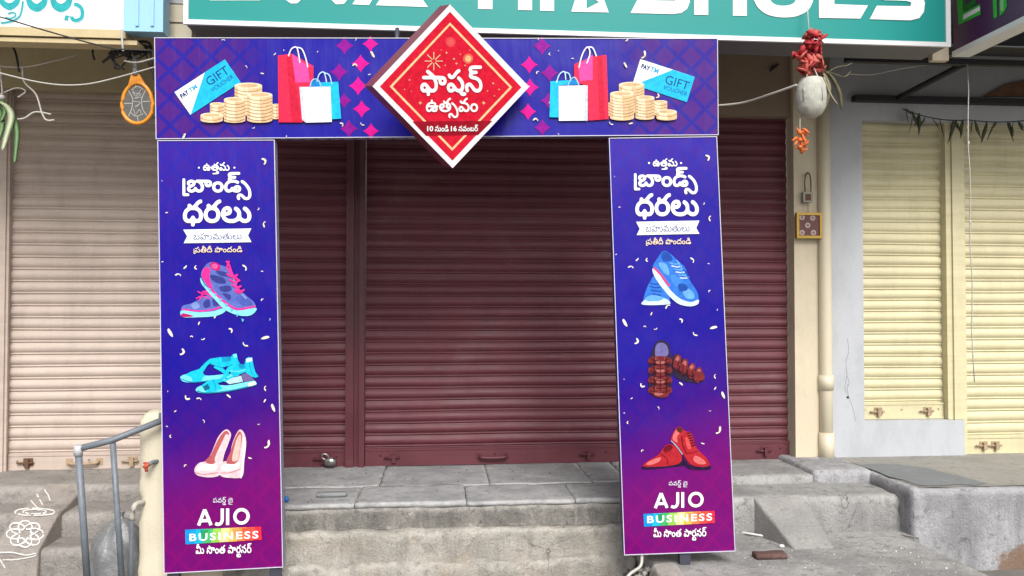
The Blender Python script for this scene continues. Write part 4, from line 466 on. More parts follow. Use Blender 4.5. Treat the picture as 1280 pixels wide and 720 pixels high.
for i in range(2):
    chalk(a, [(195 + (112 - 46 * i) * math.cos(t * .3142 + .2), 362 + (20 - 9 * i) * math.sin(t * .3142 + .2)) for t in range(21)], 6, 2)
a.build('chalk_kolam', kr)
a = slope_art(prof[1], prof[2])
pts = []
for k in range(160):
    t = k / 160 * 6 * math.pi; rr = .66 + .34 * math.cos(8 * t / 3)
    pts.append((142 + 104 * rr * math.cos(t), 487 + 76 * rr * math.sin(t)))
for k in range(0, 160, 8): chalk(a, (pts + pts[:1])[k:k + 9], 6.5, 0)
a.build('chalk_kolam', kr)
a = Art((0, prof[2][0] - .004, 0), (0, -1, 0)).use(0, 560, 4.5).start(.004)
chalk(a, [(-20, 590), (60, 585), (140, 600), (200, 592), (190, 608), (120, 622), (40, 628), (-20, 622)], 6)
chalk(a, [(0, 625), (25, 660), (45, 700), (50, 730)], 7)
a.build('chalk_kolam', kr)

# ------------------------------------------------------------------ shop fronts
def slat_profile(z0, z1, y, pitch):
    prof = []; z = z0; k = 0
    n = max(1, round((z1 - z0) / pitch)); pitch = (z1 - z0) / n
    for i in range(n):
        w = random.uniform(-.0015, .0015)
        for t, d in ((0, .004), (.05, -.001), (.10, -.001), (.13, .006), (.18, .009), (.23, .006), (.26, .000), (.30, .004), (.40, .0105), (.52, .0145), (.64, .0155), (.76, .0135), (.88, .0095), (.96, .005)):
            prof.append((y - d * .95 + w, z0 + (i + t) * pitch))
    prof.append((y, z1)); return prof
def shutter(parent, x0, x1, z0, z1, mat, y=D, pitch=.079, bar=.12, rail_mat=None, handles=(), hasps=(), name='shutter'):
    s = MB(); prof = slat_profile(z0 + bar, z1, y, pitch)
    nx = max(2, int((x1 - x0) / .06)); cols = []
    for i in range(nx + 1):
        xx = x0 + (x1 - x0) * i / nx
        cols.append(s.pts([(xx, yy + .003 * noise.noise(Vector((xx * 1.7, zz * 1.1, 3))) + .004 * noise.noise(Vector((xx * 3.1, zz * 5, 7))), zz +   .004 * noise.noise(Vector((xx * 1.3, zz * 4, 9)))) for yy, zz in prof]))
    for A, B in zip(cols, cols[1:]):
        for k in range(len(prof) - 1): s.face([A[k], B[k], B[k + 1], A[k + 1]], mat, True)
    o = s.build(name, parent)
    bb = MB(); bb.box(x0, x1, y - .022, y + .004, z0 + .012, z0 + bar, mat); bb.box(x0, x1, y - .03, y + .004, z0, z0 + .0118, mat)
    bb.box(x0, x1, y - .027, y - .0222, z0 + bar - .014, z0 + bar - .001, mat)
    for hx in (.06, .5, .94): bb.lathe([(.004, 0), (.007, .002), (.007, .004)], (x0 + (x1 - x0) * hx, y - .03, z0 + bar * .6), mat, 6)
    bb.build('bottom_bar', o)
    for hx, hm in handles:
        h = MB(); zc_ = z0 + bar * .45
        h.tube(curve_pts([(hx - .09, y - .023, zc_ + .004), (hx - .085, y - .05, zc_), (hx - .05, y - .058, zc_ - .004), (hx + .05, y - .058, zc_ - .004), (hx + .085, y - .05, zc_), (hx + .09, y - .023, zc_ + .004)], 4), .011, hm, 8)
        h.box(hx - .115, hx - .075, y - .026, y - .0222, zc_ - .02, zc_ + .025, hm); h.box(hx + .075, hx + .115, y - .026, y - .0222, zc_ - .02, zc_ + .025, hm)
        h.build('handle', o)
    for hx, hm in hasps:
        h = MB(); zc_ = z0 + bar * .5
        h.box(hx - .03, hx + .03, y - .027, y - .0222, zc_ - .026, zc_ + .026, hm)
        h.box(hx - .012, hx + .012, y - .05, y - .027, zc_ - .035, zc_ + .02, hm)
        h.tube([(hx - .065, y - .036, zc_ - .004), (hx + .04, y - .036, zc_ - .002)], .0065, hm, 8)
        h.build('hasp', o)
    return o

# left shop
L = thing('shop_front', 'closed shop front with a pale pinkish cream rolling shutter at the left', 'shop front', (-2.6, D, ZG))
xs0, xs1 = X(12), X(214)
shutter(L, xs0, xs1, .43, 3.0, M_pink, D + .02, .0795, .105, handles=((X(108), M_worn),), hasps=((X(38), M_rust), (X(168), M_worn)))
b = MB(); b.box(xs0 - .07, xs0 - .002, D - .06, D + .03, .43, 3.0, M_pink); b.box(xs0 - .02, xs0 + .012, D - .045, D - .03, .43, 2.93, M_pink); b.build('guide_rail', L)
b = MB(); b.box(xs1, xs1 + .14, D - .06, D + .1, .3, 3.0, M_creamp); b.box(-6.5, xs0 - .071, D - .05, D + .1, .3, 3.0, M_creamp); b.build('wall', L)
b = MB(); b.box(-6.5, xs1 + .14, D - .075, D + .1, P(100, 111, y=D - .075).z, 3.38, M_olive); b.build('lintel', L)
b = MB(); b.box(-6.5, xs1 + .05, 4.42, D + .1, 3.40, 3.5, M_olive); b.build('shade_slab', L)  # overhang slab above the view, added to darken the top of the shutter
# shoe shop
S = thing('shop_front', 'closed shoe shop front with wide maroon rolling shutters', 'shop front', (.5, D, ZG))
zt = P(980, 146, y=D - .06).z
xA0 = xs1 + .15
xm0, xm1, xm2, xm3, xm4 = X(433), X(457), X(776), X(800), X(985)
shutter(S, xA0, xm0, ZP, zt + .06, M_maroon, D + .02, .079, .11, handles=(), hasps=((X(405), M_maroonp),))
shutter(S, xm1, xm2, ZP, zt + .06, M_maroon, D + .02, .079, .115, handles=((X(616), M_maroonp),), hasps=((X(493), M_maroonp), (X(735), M_maroonp)))
shutter(S, xm3, xm4, ZP, zt + .06, M_maroon, D + .02, .079, .125, handles=(), hasps=((X(955), M_maroonp),))
for a_, b_ in ((xm0, xm1), (xm2, xm3)):
    b = MB(); w_ = (b_ - a_)
    b.box(a_ + .002, a_ + w_ * .42, D - .05, D + .05, ZP - .002, zt + .06, M_maroonp); b.box(a_ + w_ * .42, b_ - w_ * .3, D - .02, D + .05, ZP - .002, zt + .06, M_maroonp)
    b.box(b_ - w_ * .3, b_ - .002, D - .05, D + .05, ZP - .002, zt + .06, M_maroonp); b.build('shutter_post', S)
b = MB(); b.box(xs1 + .142, xm4 + .001, D - .06, D + .1, zt, 3.38, M_beige); b.build('lintel', S)
xp1 = X(1024, D - .1)
b = MB(); b.box(xm4 + .004, xp1 + .01, D - .10, D + .1, .3, 3.38, M_creamp); b.build('pillar', S)
b = MB(); b.box(xs1 + .06, 2.9, 4.52, D + .1, 3.40, 3.5, M_beige); b.build('shade_slab', S)  # unseen slab from wall to sign, put in to keep the maroon tops dark
# right shop
Rr = thing('shop_front', 'closed shop front with bluish grey wall and yellow cream shutters at the right', 'shop front', (3.7, D, ZG))
xg = xp1 + .012
xr0, xr1, xr2 = X(1075), X(1180), X(1206)
ztr = P(1120, 151, y=D - .05).z
shutter(Rr, xr0, xr1, .687, ztr + .08, M_cream, D + .04, .08, .115, handles=(), hasps=((X(1098), M_worn), (X(1160), M_worn)))
shutter(Rr, xr2, 6.2, .43, ztr + .05, M_cream, D + .03, .085, .125, hasps=((X(1228), M_worn), (X(1243), M_worn)))
b = MB(); b.box(xg, xr0, D - .05, D + .1, .3, 3.38, M_grey); b.build('wall', Rr)
b = MB(); b.box(xr0, xr2 - .045, D - .048, D + .1, .3, .684, M_grey); b.build('sill_wall', Rr)
b = MB(); b.box(xr0, 6.5, D - .05, D + .1, ztr, 3.38, M_grey); b.build('lintel', Rr)
b = MB(); b.box(xr1 + .004, xr1 + .045, D - .03, D + .1, .686, ztr, M_cream); b.box(xr1 + .045, xr2 - .04, D - .044, D + .1, .686, ztr, M_cream); b.box(xr2 - .038, xr2 - .004, D - .02, D + .1, .43, ztr, M_cream); b.build('shutter_post', Rr)
b = MB(); b.box(2.92, 6.5, 4.30, D + .1, 3.40, 3.5, M_grey); b.build('shade_slab', Rr)  # the same added shading slab, carried on over the right shop
a = Art((0, D - .05, 0), (0, -1, 0)).use(860, 240, 3).start(.0)
for l in ([(598, 550), (602, 600), (592, 640), (596, 690), (588, 730), (598, 760)], [(596, 690), (604, 712), (600, 730)]): a.line(l, 1.3, (112, 112, 116), 3)
a.use(860, 480, 3); a.line([(596, 0), (602, 45), (618, 90), (628, 140)], 1.3, (120, 120, 124), 3); a.ell(599, 50, 5, 5, (60, 56, 54))
a.build('wall_crack', Rr)
# storey above, mostly out of the frame
b = MB(); b.box(-6.5, 6.5, 4.62, 5.9, 3.51, 6.2, M_creamp); one(b, 'upper_storey', 'cream upper storey wall rising behind the signboards', 'wall', (0, 5, 3.5))
b = MB()
xw0, xw1 = X(203, 4.55), X(232, 4.55)
for k in range(9):
    zz = 2.86 + k * .105; b.box(xw0, xw1 + .02, 4.54 + .004 * (k % 2), 4.62, zz, zz + .096, M_wash if k % 3 else M_grey)
b.box(xw0 + .004, xw1 + .016, 4.55, 4.619, 2.86, 3.8, M_riser)
one(b, 'block_pillar', 'narrow whitewashed block pillar between the white and the green signboards', 'pillar', (xw0, 4.58, 2.86))
b = MB(); b.box(2.845, 2.945, 4.40, 4.44, 2.93, 4.2, M_creamp); one(b, 'sign_post', 'slim white post between the green and the purple signboards', 'post', (2.9, 4.5, 2.87))

# drain pipe
b = MB(); xp = (X(1024, D - .12) + X(1040, D - .12)) / 2; rp = (X(1040, D - .12) - X(1024, D - .12)) / 2
b.tube([(xp, D - .115, z) for z in (.43, 1.0, 2.0, 3.38)], rp * .96, M_pvc, 16)
zj = P(1030, 478, y=D - .12).z
b.tube([(xp, D - .115, zj - .05), (xp, D - .115, zj + .05)], rp * 1.12, M_pvc, 16)
b.tube([(xp, D - .115, .43), (xp, D - .115, .62)], rp * 1.12, M_pvc, 16)
for z in (1.25, 2.3): b.box(xp - rp * 1.5, xp + rp * 1.5, D - .06, D - .051, z, z + .03, M_rust)
one(b, 'drain_pipe', 'cream painted drain pipe running down beside the cream pillar', 'pipe', (xp, D - .1, .43))
# ------------------------------------------------------------------ signboards
YS = 4.21
M_teal = flat('teal_sheet', (44, 172, 166), .35, .58, spec=.25)
g_ = thing('signboard', 'long teal green shoe shop signboard with white capital letters above the arch', 'signboard', (.75, 4.3, 2.95))
b = MB(); b.box(-1.323, 2.826, YS + .012, YS + .27, 2.955, 4.1, M_sash); b.build('casing', g_)
b = MB(); b.box(-1.30, 2.80, YS + .002, YS + .0115, 2.97, 4.09, M_teal); b.build('face', g_)
b = MB(); b.box(-1.325, 2.828, YS - .006, YS + .0118, 2.945, 2.9695, M_alu); b.box(-1.325, -1.3005, YS - .006, YS + .0118, 2.97, 4.1, M_alu); b.box(2.8005, 2.828, YS - .006, YS + .0118, 2.97, 4.1, M_alu); b.build('frame', g_)
a = Art((0, YS + .002, 0), (0, -1, 0)).start(.002)
WH = (252, 252, 252)
def shape(pts, smooth=0): a.poly(pts, WH, smooth)
a.use(225, 0, 4)
for poly in ([(150, -90), (400, -90), (420, -60), (200, -55), (200, -35), (440, -30), (440, -12), (400, 2), (150, 2)],
             [(500, -90), (535, -90), (560, -10), (575, -10), (600, -70), (650, -70), (672, -10), (690, -10), (780, -10), (800, -10), (830, -90), (860, -90), (836, 0), (820, 20), (780, 22), (762, 5), (740, -40), (630, -40), (600, 5), (585, 17), (555, 18), (530, 0)],
             [(862, 22), (945, 26), (1010, -80), (930, -80)], [(980, 27), (1240, 36), (1150, -90), (1060, -90)]): shape(poly)
a.use(560, 0, 4)
for poly in ([(150, 45), (222, 47), (222, -70), (290, -70), (290, -95), (90, -95), (90, -70), (150, -70)],
             [(350, 50), (420, 52), (420, -30), (460, -30), (460, 54), (530, 56), (530, -95), (460, -95), (460, -50), (420, -50), (420, -95), (350, -95)]): shape(poly)
a.loops([[(616, 59), (803, 63), (745, -95), (665, -95)], [(692, 45), (692, -30), (755, 12)]], ink(WH))
shape([(912, 66), (1120, 71), (1165, 66), (1195, 45), (1208, 10), (1205, -20), (1180, -38), (1000, -40), (1000, -66), (1200, -66), (1210, -92), (985, -92), (955, -70), (950, -35), (970, -14), (1130, -12), (1135, 5), (945, 2)])
a.use(880, 0, 4)
shape([(-50, 75), (20, 76), (20, -20), (143, -20), (143, 79), (213, 80), (213, -110), (143, -110), (143, -60), (20, -60), (20, -110), (-50, -110)])
a.loops([[tuple(p) for p in curve_pts([(245, -20), (252, 10), (275, 45), (320, 75), (390, 88), (460, 82), (515, 55), (540, 15), (545, -25), (530, -80), (470, -110), (390, -115), (310, -105), (255, -70)], 5, True)],
         [tuple(p) for p in curve_pts([(325, -20), (345, 18), (395, 30), (445, 18), (462, -20), (440, -60), (390, -72), (345, -60)], 5, True)]], ink(WH))
shape([(573, 90), (780, 94), (818, 28), (650, 22), (650, -10), (800, -10), (810, -40), (650, -42), (650, -75), (820, -75), (840, -110), (573, -110)])
shape([(827, 97), (1030, 103), (1075, 92), (1098, 60), (1103, 15), (1090, -20), (1050, -40), (900, -42), (900, -70), (1095, -70), (1110, -100), (890, -100), (850, -80), (840, -40), (850, -12), (900, 2), (1010, 5), (1035, 14), (1030, 32), (862, 30)])
a.build('lettering', g_)

YL = 4.38
w_ = thing('signboard', 'white signboard with teal Telugu letters above the pale shutter', 'signboard', (-2.2, YL, 2.95))
xe = X(157, YL, 30)
M_white = flat('white_flex', (250, 250, 248), .4, .86)
b = MB(); b.box(-5.0, xe, YL, YL + .12, 2.96, 4.1, M_white); b.build('face', w_)
M_wood = paint('pale_batten', (226, 206, 160), .7, .66, .1, 8)
b = MB(); b.box(-5.0, xe + .005, YL - .012, YL + .1, 2.915, 2.9598, M_wood); b.box(-5.0, xe + .06, YL + .0, YL + .1, 2.885, 2.908, M_wood); b.build('batten', w_)
a = Art((0, YL, 0), (0, -1, 0)).use(0, 0, 5.818).start(.001)
TL = (52, 172, 178); PL = (215, 225, 235)
for cx_, w2, dz in ((72, 76, 0), (270, 78, 12), (447, 80, 14)):
    def bowl(gx, dyy):
        o = [(cx_ - w2 - gx, -60), (cx_ - w2 - gx, 5), (cx_ - w2 * .75, 45 + dz + dyy), (cx_, 76 + dz + dyy), (cx_ + w2 * .75, 42 + dz + dyy), (cx_ + w2 + gx, 0), (cx_ + w2 + gx, -60)]
        i = [(cx_ + w2 - 26 + gx * -.0, -60), (cx_ + w2 * .5, -5), (cx_, 22 + dz * .4), (cx_ - w2 * .5, 0), (cx_ - w2 + 26, -60)]
        return [tuple(p) for p in curve_pts(o, 4)] + [tuple(p) for p in curve_pts(i, 4)]
    a.poly(bowl(7, 6), PL); a.poly(bowl(0, 0), TL)
for wd, cc in ((40, PL), (26, TL)):
    a.line([(168, 10), (160, 75), (140, 125), (90, 155), (20, 168), (10, 172)], wd * .55, cc)
    a.line([(40, 125), (75, 135), (110, 120), (112, 98), (85, 92), (60, 102)], wd * .45, cc)
    a.line([(482, 148), (490, 118), (518, 108), (530, 140), (555, 150), (590, 135), (602, 100), (592, 60), (560, 35), (540, 38)], wd, cc)
a.build('lettering', w_)
xb0, xb1 = xe + .004, X(203, 4.33, 20)
M_blue = paint('sky_blue_sheet', (158, 208, 236), .45, .8, .03, 3, streak=.08)
b = MB(); b.box(xb0, xb1, 4.34, 4.44, 2.945, 4.1, M_blue)
for px in (171, 190): b.box(X(px, 4.33, 20) - .008, X(px, 4.33, 20) + .008, 4.332, 4.3395, P(px, 32, y=4.33).z, 4.1, M_blue)
one(b, 'metal_panel', 'light blue ribbed metal panel at the end of the white signboard', 'panel', (xb0, 4.4, 2.95))

XQ = 2.955
p_ = thing('signboard', 'dark purple projecting signboard with green outlined letters at top right', 'signboard', (XQ, 3.9, 2.95))
M_purp = flat('dark_purple_sheet', (74, 34, 84), .35, .8)
b = MB(); b.box(XQ, XQ + .1, 2.9, 4.37, 2.975, 4.1, M_purp); b.build('face', p_)
b = MB(); b.box(XQ - .006, XQ + .1, 2.9, 4.376, 2.945, 2.9745, M_alu); b.build('frame', p_)
a = Art((XQ, 0, 0), (-1, 0, 0)).use(1180, 0, 4).start(.002)
GR, GD = (60, 190, 70), (30, 120, 45)
a.poly([(62, -60), (75, 125), (185, 72), (182, 20), (100, 62), (95, -60)], GR); a.poly([(96, 100), (182, 52), (180, 32), (100, 74)], (238, 240, 240))
a.poly([(95, 52), (100, 58), (160, 22), (158, -30), (140, -30), (142, 5), (110, 25), (108, -30), (94, -30)], GD)
a.poly([(245, -40), (250, 92), (268, 85), (266, -10), (280, -15), (280, 80), (300, 66), (318, 30), (312, -40)], GR); a.poly([(284, -20), (286, 60), (300, 50), (300, -25)], (150, 205, 150))
a.build('lettering', p_)

# iron awning frame at the right
w = thing('awning_frame', 'blackened iron awning frame with struts above the right shutters', 'awning frame', (3.6, 5.0, 2.9))
zb_ = P(1120, 124, y=D - .09).z
b = MB(); b.box(X(1070, D - .09), 6.2, D - .115, D - .055, zb_ - .02, zb_ + .02, M_dark); b.build('wall_bar', w)
yu = 4.75; zu = P(1200, 78, y=yu).z
b = MB(); b.box(2.5, 6.2, yu - .02, yu + .02, zu - .018, zu + .018, M_dark); b.build('front_bar', w)
for px, pt in ((1120, 1205), (1300, 1390)):
    s0 = P(px, 124, y=D - .085); s1 = P(pt, 80, y=yu)
    b = MB(); b.tube([s0, s1], .02, M_dark, 6); b.build('strut', w)
b = MB(); b.hexa([(2.75, 4.5, zu + .02), (6.2, 4.5, zu + .02), (6.2, D - .055, zu + .27), (2.75, D - .055, zu + .27)], [(2.75, 4.5, zu + .028), (6.2, 4.5, zu + .028), (6.2, D - .055, zu + .278), (2.75, D - .055, zu + .278)], M_dark); b.build('sheet', w)
b = MB(); q = [P(*c, y=D - .053) for c in ((1228, 121), (1256, 106), (1290, 100), (1300, 121))]
b.hexa([v + Vector((0, -.02, 0)) for v in q], q, M_brick); one(b, 'wooden_board', 'weathered brown board wedged behind the black awning bar', 'board', q[0])
# dry mango leaf garland
M_leafd = paint('dry_mango_leaf', (92, 98, 74), .75, .7, .35, 20)
b = MB(); ga = P(1128, 136, y=D - .12); gb = P(1210, 150, y=D - .12); gc = P(1300, 148, y=D - .12)
line_ = sag(ga, gb, .03, 10) + sag(gb, gc, .02, 10)[1:]
b.tube(line_, .004, M_dark, 5)
for i, p in enumerate(line_):
    for k in range(3):
        if random.random() < .5: continue
        L_ = random.uniform(.05, .18); dx = random.uniform(-.08, .08)
        q = [p + Vector((random.uniform(-.03, .03), -.01 * k, 0))]
        for j in (1, 2, 3, 4): q.append(q[0] + Vector((dx * j / 4, -.01 * j / 4 + random.uniform(-.006, .006), -L_ * j / 4)))
        b.blade(q, [.003, .011, .013, .008, .001], (1, random.uniform(-1.2, 1.2), random.uniform(-.3, .3)), M_leafd)
one(b, 'leaf_garland', 'string of dried dark mango leaves hung across the yellow cream shutters', 'garland', ga)
b = MB(); s0, s1 = P(1209, 80, y=yu - .03), P(1217, 478, y=yu - .03)
b.tube([s0.lerp(s1, k / 12) + Vector((.006 * math.sin(k * 1.7), 0, 0)) for k in range(13)], .0035, M_cablew, 5)
for k in (3, 6, 11): b.lathe([(.002, -.012), (.007, 0), (.002, .012)], s0.lerp(s1, k / 12), M_cablew, 6)
one(b, 'string', 'thin white knotted string hanging in front of the right shutter', 'string', s1)

# ------------------------------------------------------------------ hanging charms, picture, racket, plants
YH = 4.12
gp = P(1014, 122, y=YH)
def px_(n_, y=YH): return n_ / F * y * .985
M_gourd = paint('ash_gourd_skin', (212, 212, 200), .8, .7, .15, 24, dirt=(120, 138, 104), dirt_amt=.8, grime=.5, bumpy=.5)
M_red = paint('red_cloth_petal', (204, 52, 62), .75, .75, .25, 22)
M_pet = paint('salmon_cloth_petal', (218, 104, 94), .75, .75, .25, 22)
ht = thing('ash_gourd', 'pale ash gourd hanging on strings below red cloth flowers', 'gourd', gp)
b = MB(); h_ = px_(27); r_ = px_(19)
b.lathe([(r_ * .15, h_), (r_ * .75, h_ * .92), (r_ * .98, h_ * .55), (r_ * 1.02, 0), (r_ * .98, -h_ * .5), (r_ * .7, -h_ * .85), (r_ * .3, -h_), (.004, -h_ * 1.02)][::-1], gp, M_gourd, 20, .004); b.build('fruit', ht)
b = MB()
for k in range(5):
    t = k / 5 * 2 * math.pi
    b.tube([gp + Vector((r_ * 1.03 * math.cos(t), r_ * 1.03 * math.sin(t), -h_ * .3)), gp + Vector((r_ * 1.05 * math.cos(t), r_ * 1.05 * math.sin(t), h_ * .3)), gp + Vector((r_ * .4 * math.cos(t), r_ * .4 * math.sin(t), h_ * 1.25)), gp + Vector((0, 0, h_ * 2.1))], .003, M_cablew, 5)
b.tube([gp + Vector((0, 0, h_ * 2)), Vector((gp.x, gp.y + .06, 3.3))], .003, M_cablew, 5); b.build('string', ht)
def petals(mb, c, n_, R0, mats, seed):
    rnd = random.Random(seed)
    for i in range(n_):
        d = Vector((rnd.uniform(-1, 1), rnd.uniform(-1, .4), rnd.uniform(-1, 1))).normalized()
        o_ = Vector(c) + d * R0 * rnd.uniform(.15, .75); s_ = d.cross(Vector((rnd.uniform(-1, 1), rnd.uniform(-1, 1), rnd.uniform(-1, 1)))).normalized()
        L_ = R0 * rnd.uniform(.5, .9); up = d.cross(s_)
        path = [o_, o_ + d * L_ * .4 + up * L_ * .1, o_ + d * L_ * .75 + up * L_ * .3, o_ + d * L_ * .8 + up * L_ * .6]
        mb.blade(path, [R0 * .15, R0 * .55, R0 * .75, R0 * .45], s_, mats[i % len(mats)], .10)
b = MB(); c1 = P(1014, 58, y=YH - .03); c2 = P(1012, 85, y=YH - .03)
petals(b, P(1016, 50, y=YH - .01), 20, px_(13), [M_red, M_pet], 9); petals(b, P(1013, 62, y=YH - .01), 20, px_(13), [M_red], 3); petals(b, P(1001, 68, y=YH), 10, px_(8), [M_red], 5); petals(b, P(1008, 80, y=YH - .01), 18, px_(13), [M_pet, M_pet, M_red], 4); petals(b, P(1016, 84, y=YH), 16, px_(13), [M_pet], 14)
one(b, 'flower_cluster', 'bunch of red and salmon cloth flowers tied above the hanging gourd', 'flowers', c1)
M_dry = paint('dry_aloe', (128, 122, 92), .7, .66, .25, 14); M_drys = paint('pale_dry_leaf', (176, 168, 138), .7, .66, .2, 14)
b = MB()
for (pts_, w0, m_) in (([(1030, 92), (1036, 108), (1034, 124), (1031, 137)], 4, M_drys), ([(1034, 90), (1042, 100), (1050, 118), (1052, 138)], 3.6, M_dry), ([(1032, 92), (1046, 84), (1058, 82), (1066, 78)], 2.5, M_dry), ([(1030, 96), (1038, 118), (1048, 132)], 2.2, M_drys),
                      ([(1030, 88), (1042, 92), (1056, 96), (1064, 88)], 2.2, M_dry), ([(1028, 90), (1034, 100), (1030, 116)], 3, M_dry), ([(1024, 60), (1028, 75), (1030, 92)], 1.6, M_drys)):
    q = [P(*p, y=YH + .015 * k) for k, p in enumerate(curve_pts(pts_, 3))]
    n_ = len(q); b.blade(q, [px_(w0) * (.35 + .65 * math.sin(math.pi * min(1, (k + 1) / n_ * .9))) * (1 if k < n_ - 1 else .1) for k in range(n_)], (1, .2, .2), m_)
one(b, 'aloe_plant', 'withered upside down aloe hung beside the gourd', 'plant', P(1032, 92, y=YH))
M_chi = paint('dried_orange_chilli', (226, 110, 40), .5, .8, .2, 20)
b = MB(); c0 = P(1000, 158, y=YH); rnd = random.Random(2)
b.tube([P(1000, 148, y=YH), P(1000, 192, y=YH)], .002, M_cablew, 5)
for k in range(15):
    p0 = P(1000 + rnd.uniform(-3, 3), 161 + k * 2.2, y=YH); d = Vector((rnd.uniform(-1, 1), rnd.uniform(-.8, .3), rnd.uniform(-.7, .5))).normalized()
    b.tube([p0, p0 + d * .018, p0 + d * .034 + Vector((0, 0, -.006)), p0 + d * .046 + Vector((0, 0, -.004))], [.007, .008, .005, .001], M_chi, 7)
for k in range(3): b.lathe([(.002, -.014), (.013, -.006), (.014, .004), (.003, .013)], P(1000, 166 + 9 * k, y=YH - .01), M_chi, 10)
one(b, 'chilli_string', 'string of orange dried chillies dangling under the gourd', 'chillies', c0)

pf = thing('picture_frame', 'small gold framed picture hanging on the cream pillar', 'picture', P(1011, 282, y=D - .12))
yq = D - .14
x0, x1 = X(995, yq, 282), X(1027, yq, 282); z0, z1 = P(1011, 298, y=yq).z, P(1011, 266, y=yq).z
M_gold = flat('gilt_moulding', (196, 160, 70), .35, .8, .4); M_pic = paint('maroon_print', (120, 72, 70), .5, .7, .12, 30)
b = MB(); f_ = .018
b.box(x0, x1, yq - .014, yq + .012, z0, z0 + f_, M_gold); b.box(x0, x1, yq - .014, yq + .012, z1 - f_, z1, M_gold); b.box(x0, x0 + f_, yq - .013, yq + .012, z0 + f_, z1 - f_, M_gold); b.box(x1 - f_, x1, yq - .013, yq + .012, z0 + f_, z1 - f_, M_gold); b.build('moulding', pf)
b = MB(); b.box(x0 + f_, x1 - f_, yq - .004, yq + .008, z0 + f_, z1 - f_, M_pic); b.build('picture', pf)
a = Art((0, yq - .004, 0), (0, -1, 0)).use(970, 20, 2.4).start(.001)
for cx_, cy_ in ((78, 604), (110, 606), (95, 628), (78, 650), (112, 650)): a.ell(cx_, cy_, 8, 8, (206, 190, 184)); a.ell(cx_, cy_, 4, 4, (160, 120, 116))
a.build('motif', pf)
b = MB(); yk = D - .13
b.box(X(1004, yk), X(1016, yk), yk - .018, yk + .01, P(1010, 253, y=yk).z, P(1010, 240, y=yk).z, flat('padlock_grey', (178, 172, 160), .5, .7)); b.box(X(1006.5, yk), X(1013.5, yk), yk - .020, yk - .0182, P(1010, 251, y=yk).z, P(1010, 243, y=yk).z, M_rust)
b.tube(curve_pts([P(1006.5, 241, y=yk), P(1006, 226, y=yk), P(1008, 217, y=yk), P(1011.5, 217, y=yk), P(1013.5, 226, y=yk), P(1013.5, 241, y=yk)], 4), .0045, M_rust, 6)
b.tube([P(1010, 217, y=yk - .01), P(1010, 216, y=yk + .03)], .005, M_rust, 6)
b.tube([P(1010, 253, y=yk), P(1010, 268, y=yk)], .002, M_rust, 5)
one(b, 'padlock', 'old grey padlock hanging on a nail above the gold framed picture', 'padlock', P(1010, 247, y=yk))
b = MB(); q = P(967, 84, y=D - .065); b.lathe([(.02, -.006), (.024, 0), (.014, .006)], q, M_dark, 10); b.tube([q + Vector((-.03, -.01, -.03)), q + Vector((.03, -.01, .02))], .008, M_dark, 6)
one(b, 'wall_hook', 'small dark hook on the beige lintel above the maroon shutter', 'hook', q)

YR = 4.50
rk = thing('mosquito_racket', 'orange mosquito racket hanging head down from the cables', 'racket', P(172, 100, y=YR))
M_or = flat('orange_plastic', (238, 152, 40), .35, .82); M_mesh = paint('grey_racket_mesh', (112, 110, 108), .5, .62, .1, 60, metal=.3)
a = Art((0, YR, 0), (0, -1, 0)).use(120, 40, 4.8)
C0, RX, RY = (248, 427), 92, 122
b = MB()
rim = [a.at((C0[0] + RX * math.sin(t * math.pi / 14) * (1 - .10 * math.cos(t * math.pi / 14)), C0[1] - RY * math.cos(t * math.pi / 14)), 0) for t in range(29)]
b.tube(rim, .0105, M_or, 8, False)
b.hexa([a.at(p, .008) for p in ((215, 255), (262, 255), (300, 318), (248, 306), (196, 318))], [a.at(p, -.008) for p in ((215, 255), (262, 255), (300, 318), (248, 306), (196, 318))], M_or); b.build('rim', rk)
a.start(.0005); a.loops([[(C0[0] + RX * .97 * math.sin(t * math.pi / 14) * (1 - .10 * math.cos(t * math.pi / 14)), C0[1] - RY * .97 * math.cos(t * math.pi / 14)) for t in range(28)]], M_mesh)
GYL = (190, 188, 180)
for l in ([(190, 345), (220, 400), (214, 460), (195, 505)], [(300, 345), (275, 400), (280, 460), (305, 500)], [(165, 428), (215, 428)], [(280, 418), (338, 414)], [(238, 308), (240, 335)], [(250, 510), (254, 545)], [(212, 350), (246, 326), (284, 345)], [(205, 480), (240, 505), (285, 490)]): a.line(l, 4, GYL)
for l in ([(222, 345), (236, 385), (262, 360), (268, 345)], [(218, 365), (272, 375), (232, 398), (276, 392)], [(220, 415), (268, 425), (232, 450), (270, 440)], [(226, 460), (238, 495), (262, 465), (272, 490)]): a.line(l, 4, (178, 174, 168))
a.build('mesh', rk)
b = MB(); b.tube([a.at((238, 262), 0), a.at((236, 215), 0), a.at((232, 150), 0)], [.018, .014, .014], flat('grey_grip', (150, 152, 156), .5, .7), 10); b.build('grip', rk)

M_aloe = paint('aloe_green', (96, 132, 78), .5, .7, .2, 12); M_aloel = paint('aloe_pale', (186, 196, 160), .5, .7, .15, 12)
YA = 4.6
b = MB()
for pts_, w0, m_ in (([(-4, 126), (8, 132), (14, 146), (8, 170), (3, 188)], 4.5, M_aloel), ([(0, 130), (14, 142), (21, 162), (20, 185), (18, 204)], 3.8, M_aloe), ([(-6, 128), (0, 142), (2, 160), (-4, 180)], 4, M_aloe), ([(-10, 130), (-14, 150), (-20, 175)], 4, M_aloe), ([(2, 124), (6, 138), (1, 152)], 3.5, M_aloe)):
    q = [P(*p, y=YA - .01 * k) for k, p in enumerate(curve_pts(pts_, 4))]; n_ = len(q)
    b.blade(q, [px_(w0) * (.5 + .5 * math.sin(math.pi * min(1, (k + 1) / n_))) * (1 if k < n_ - 1 else .1) for k in range(n_)], (1, .3, .1), m_)
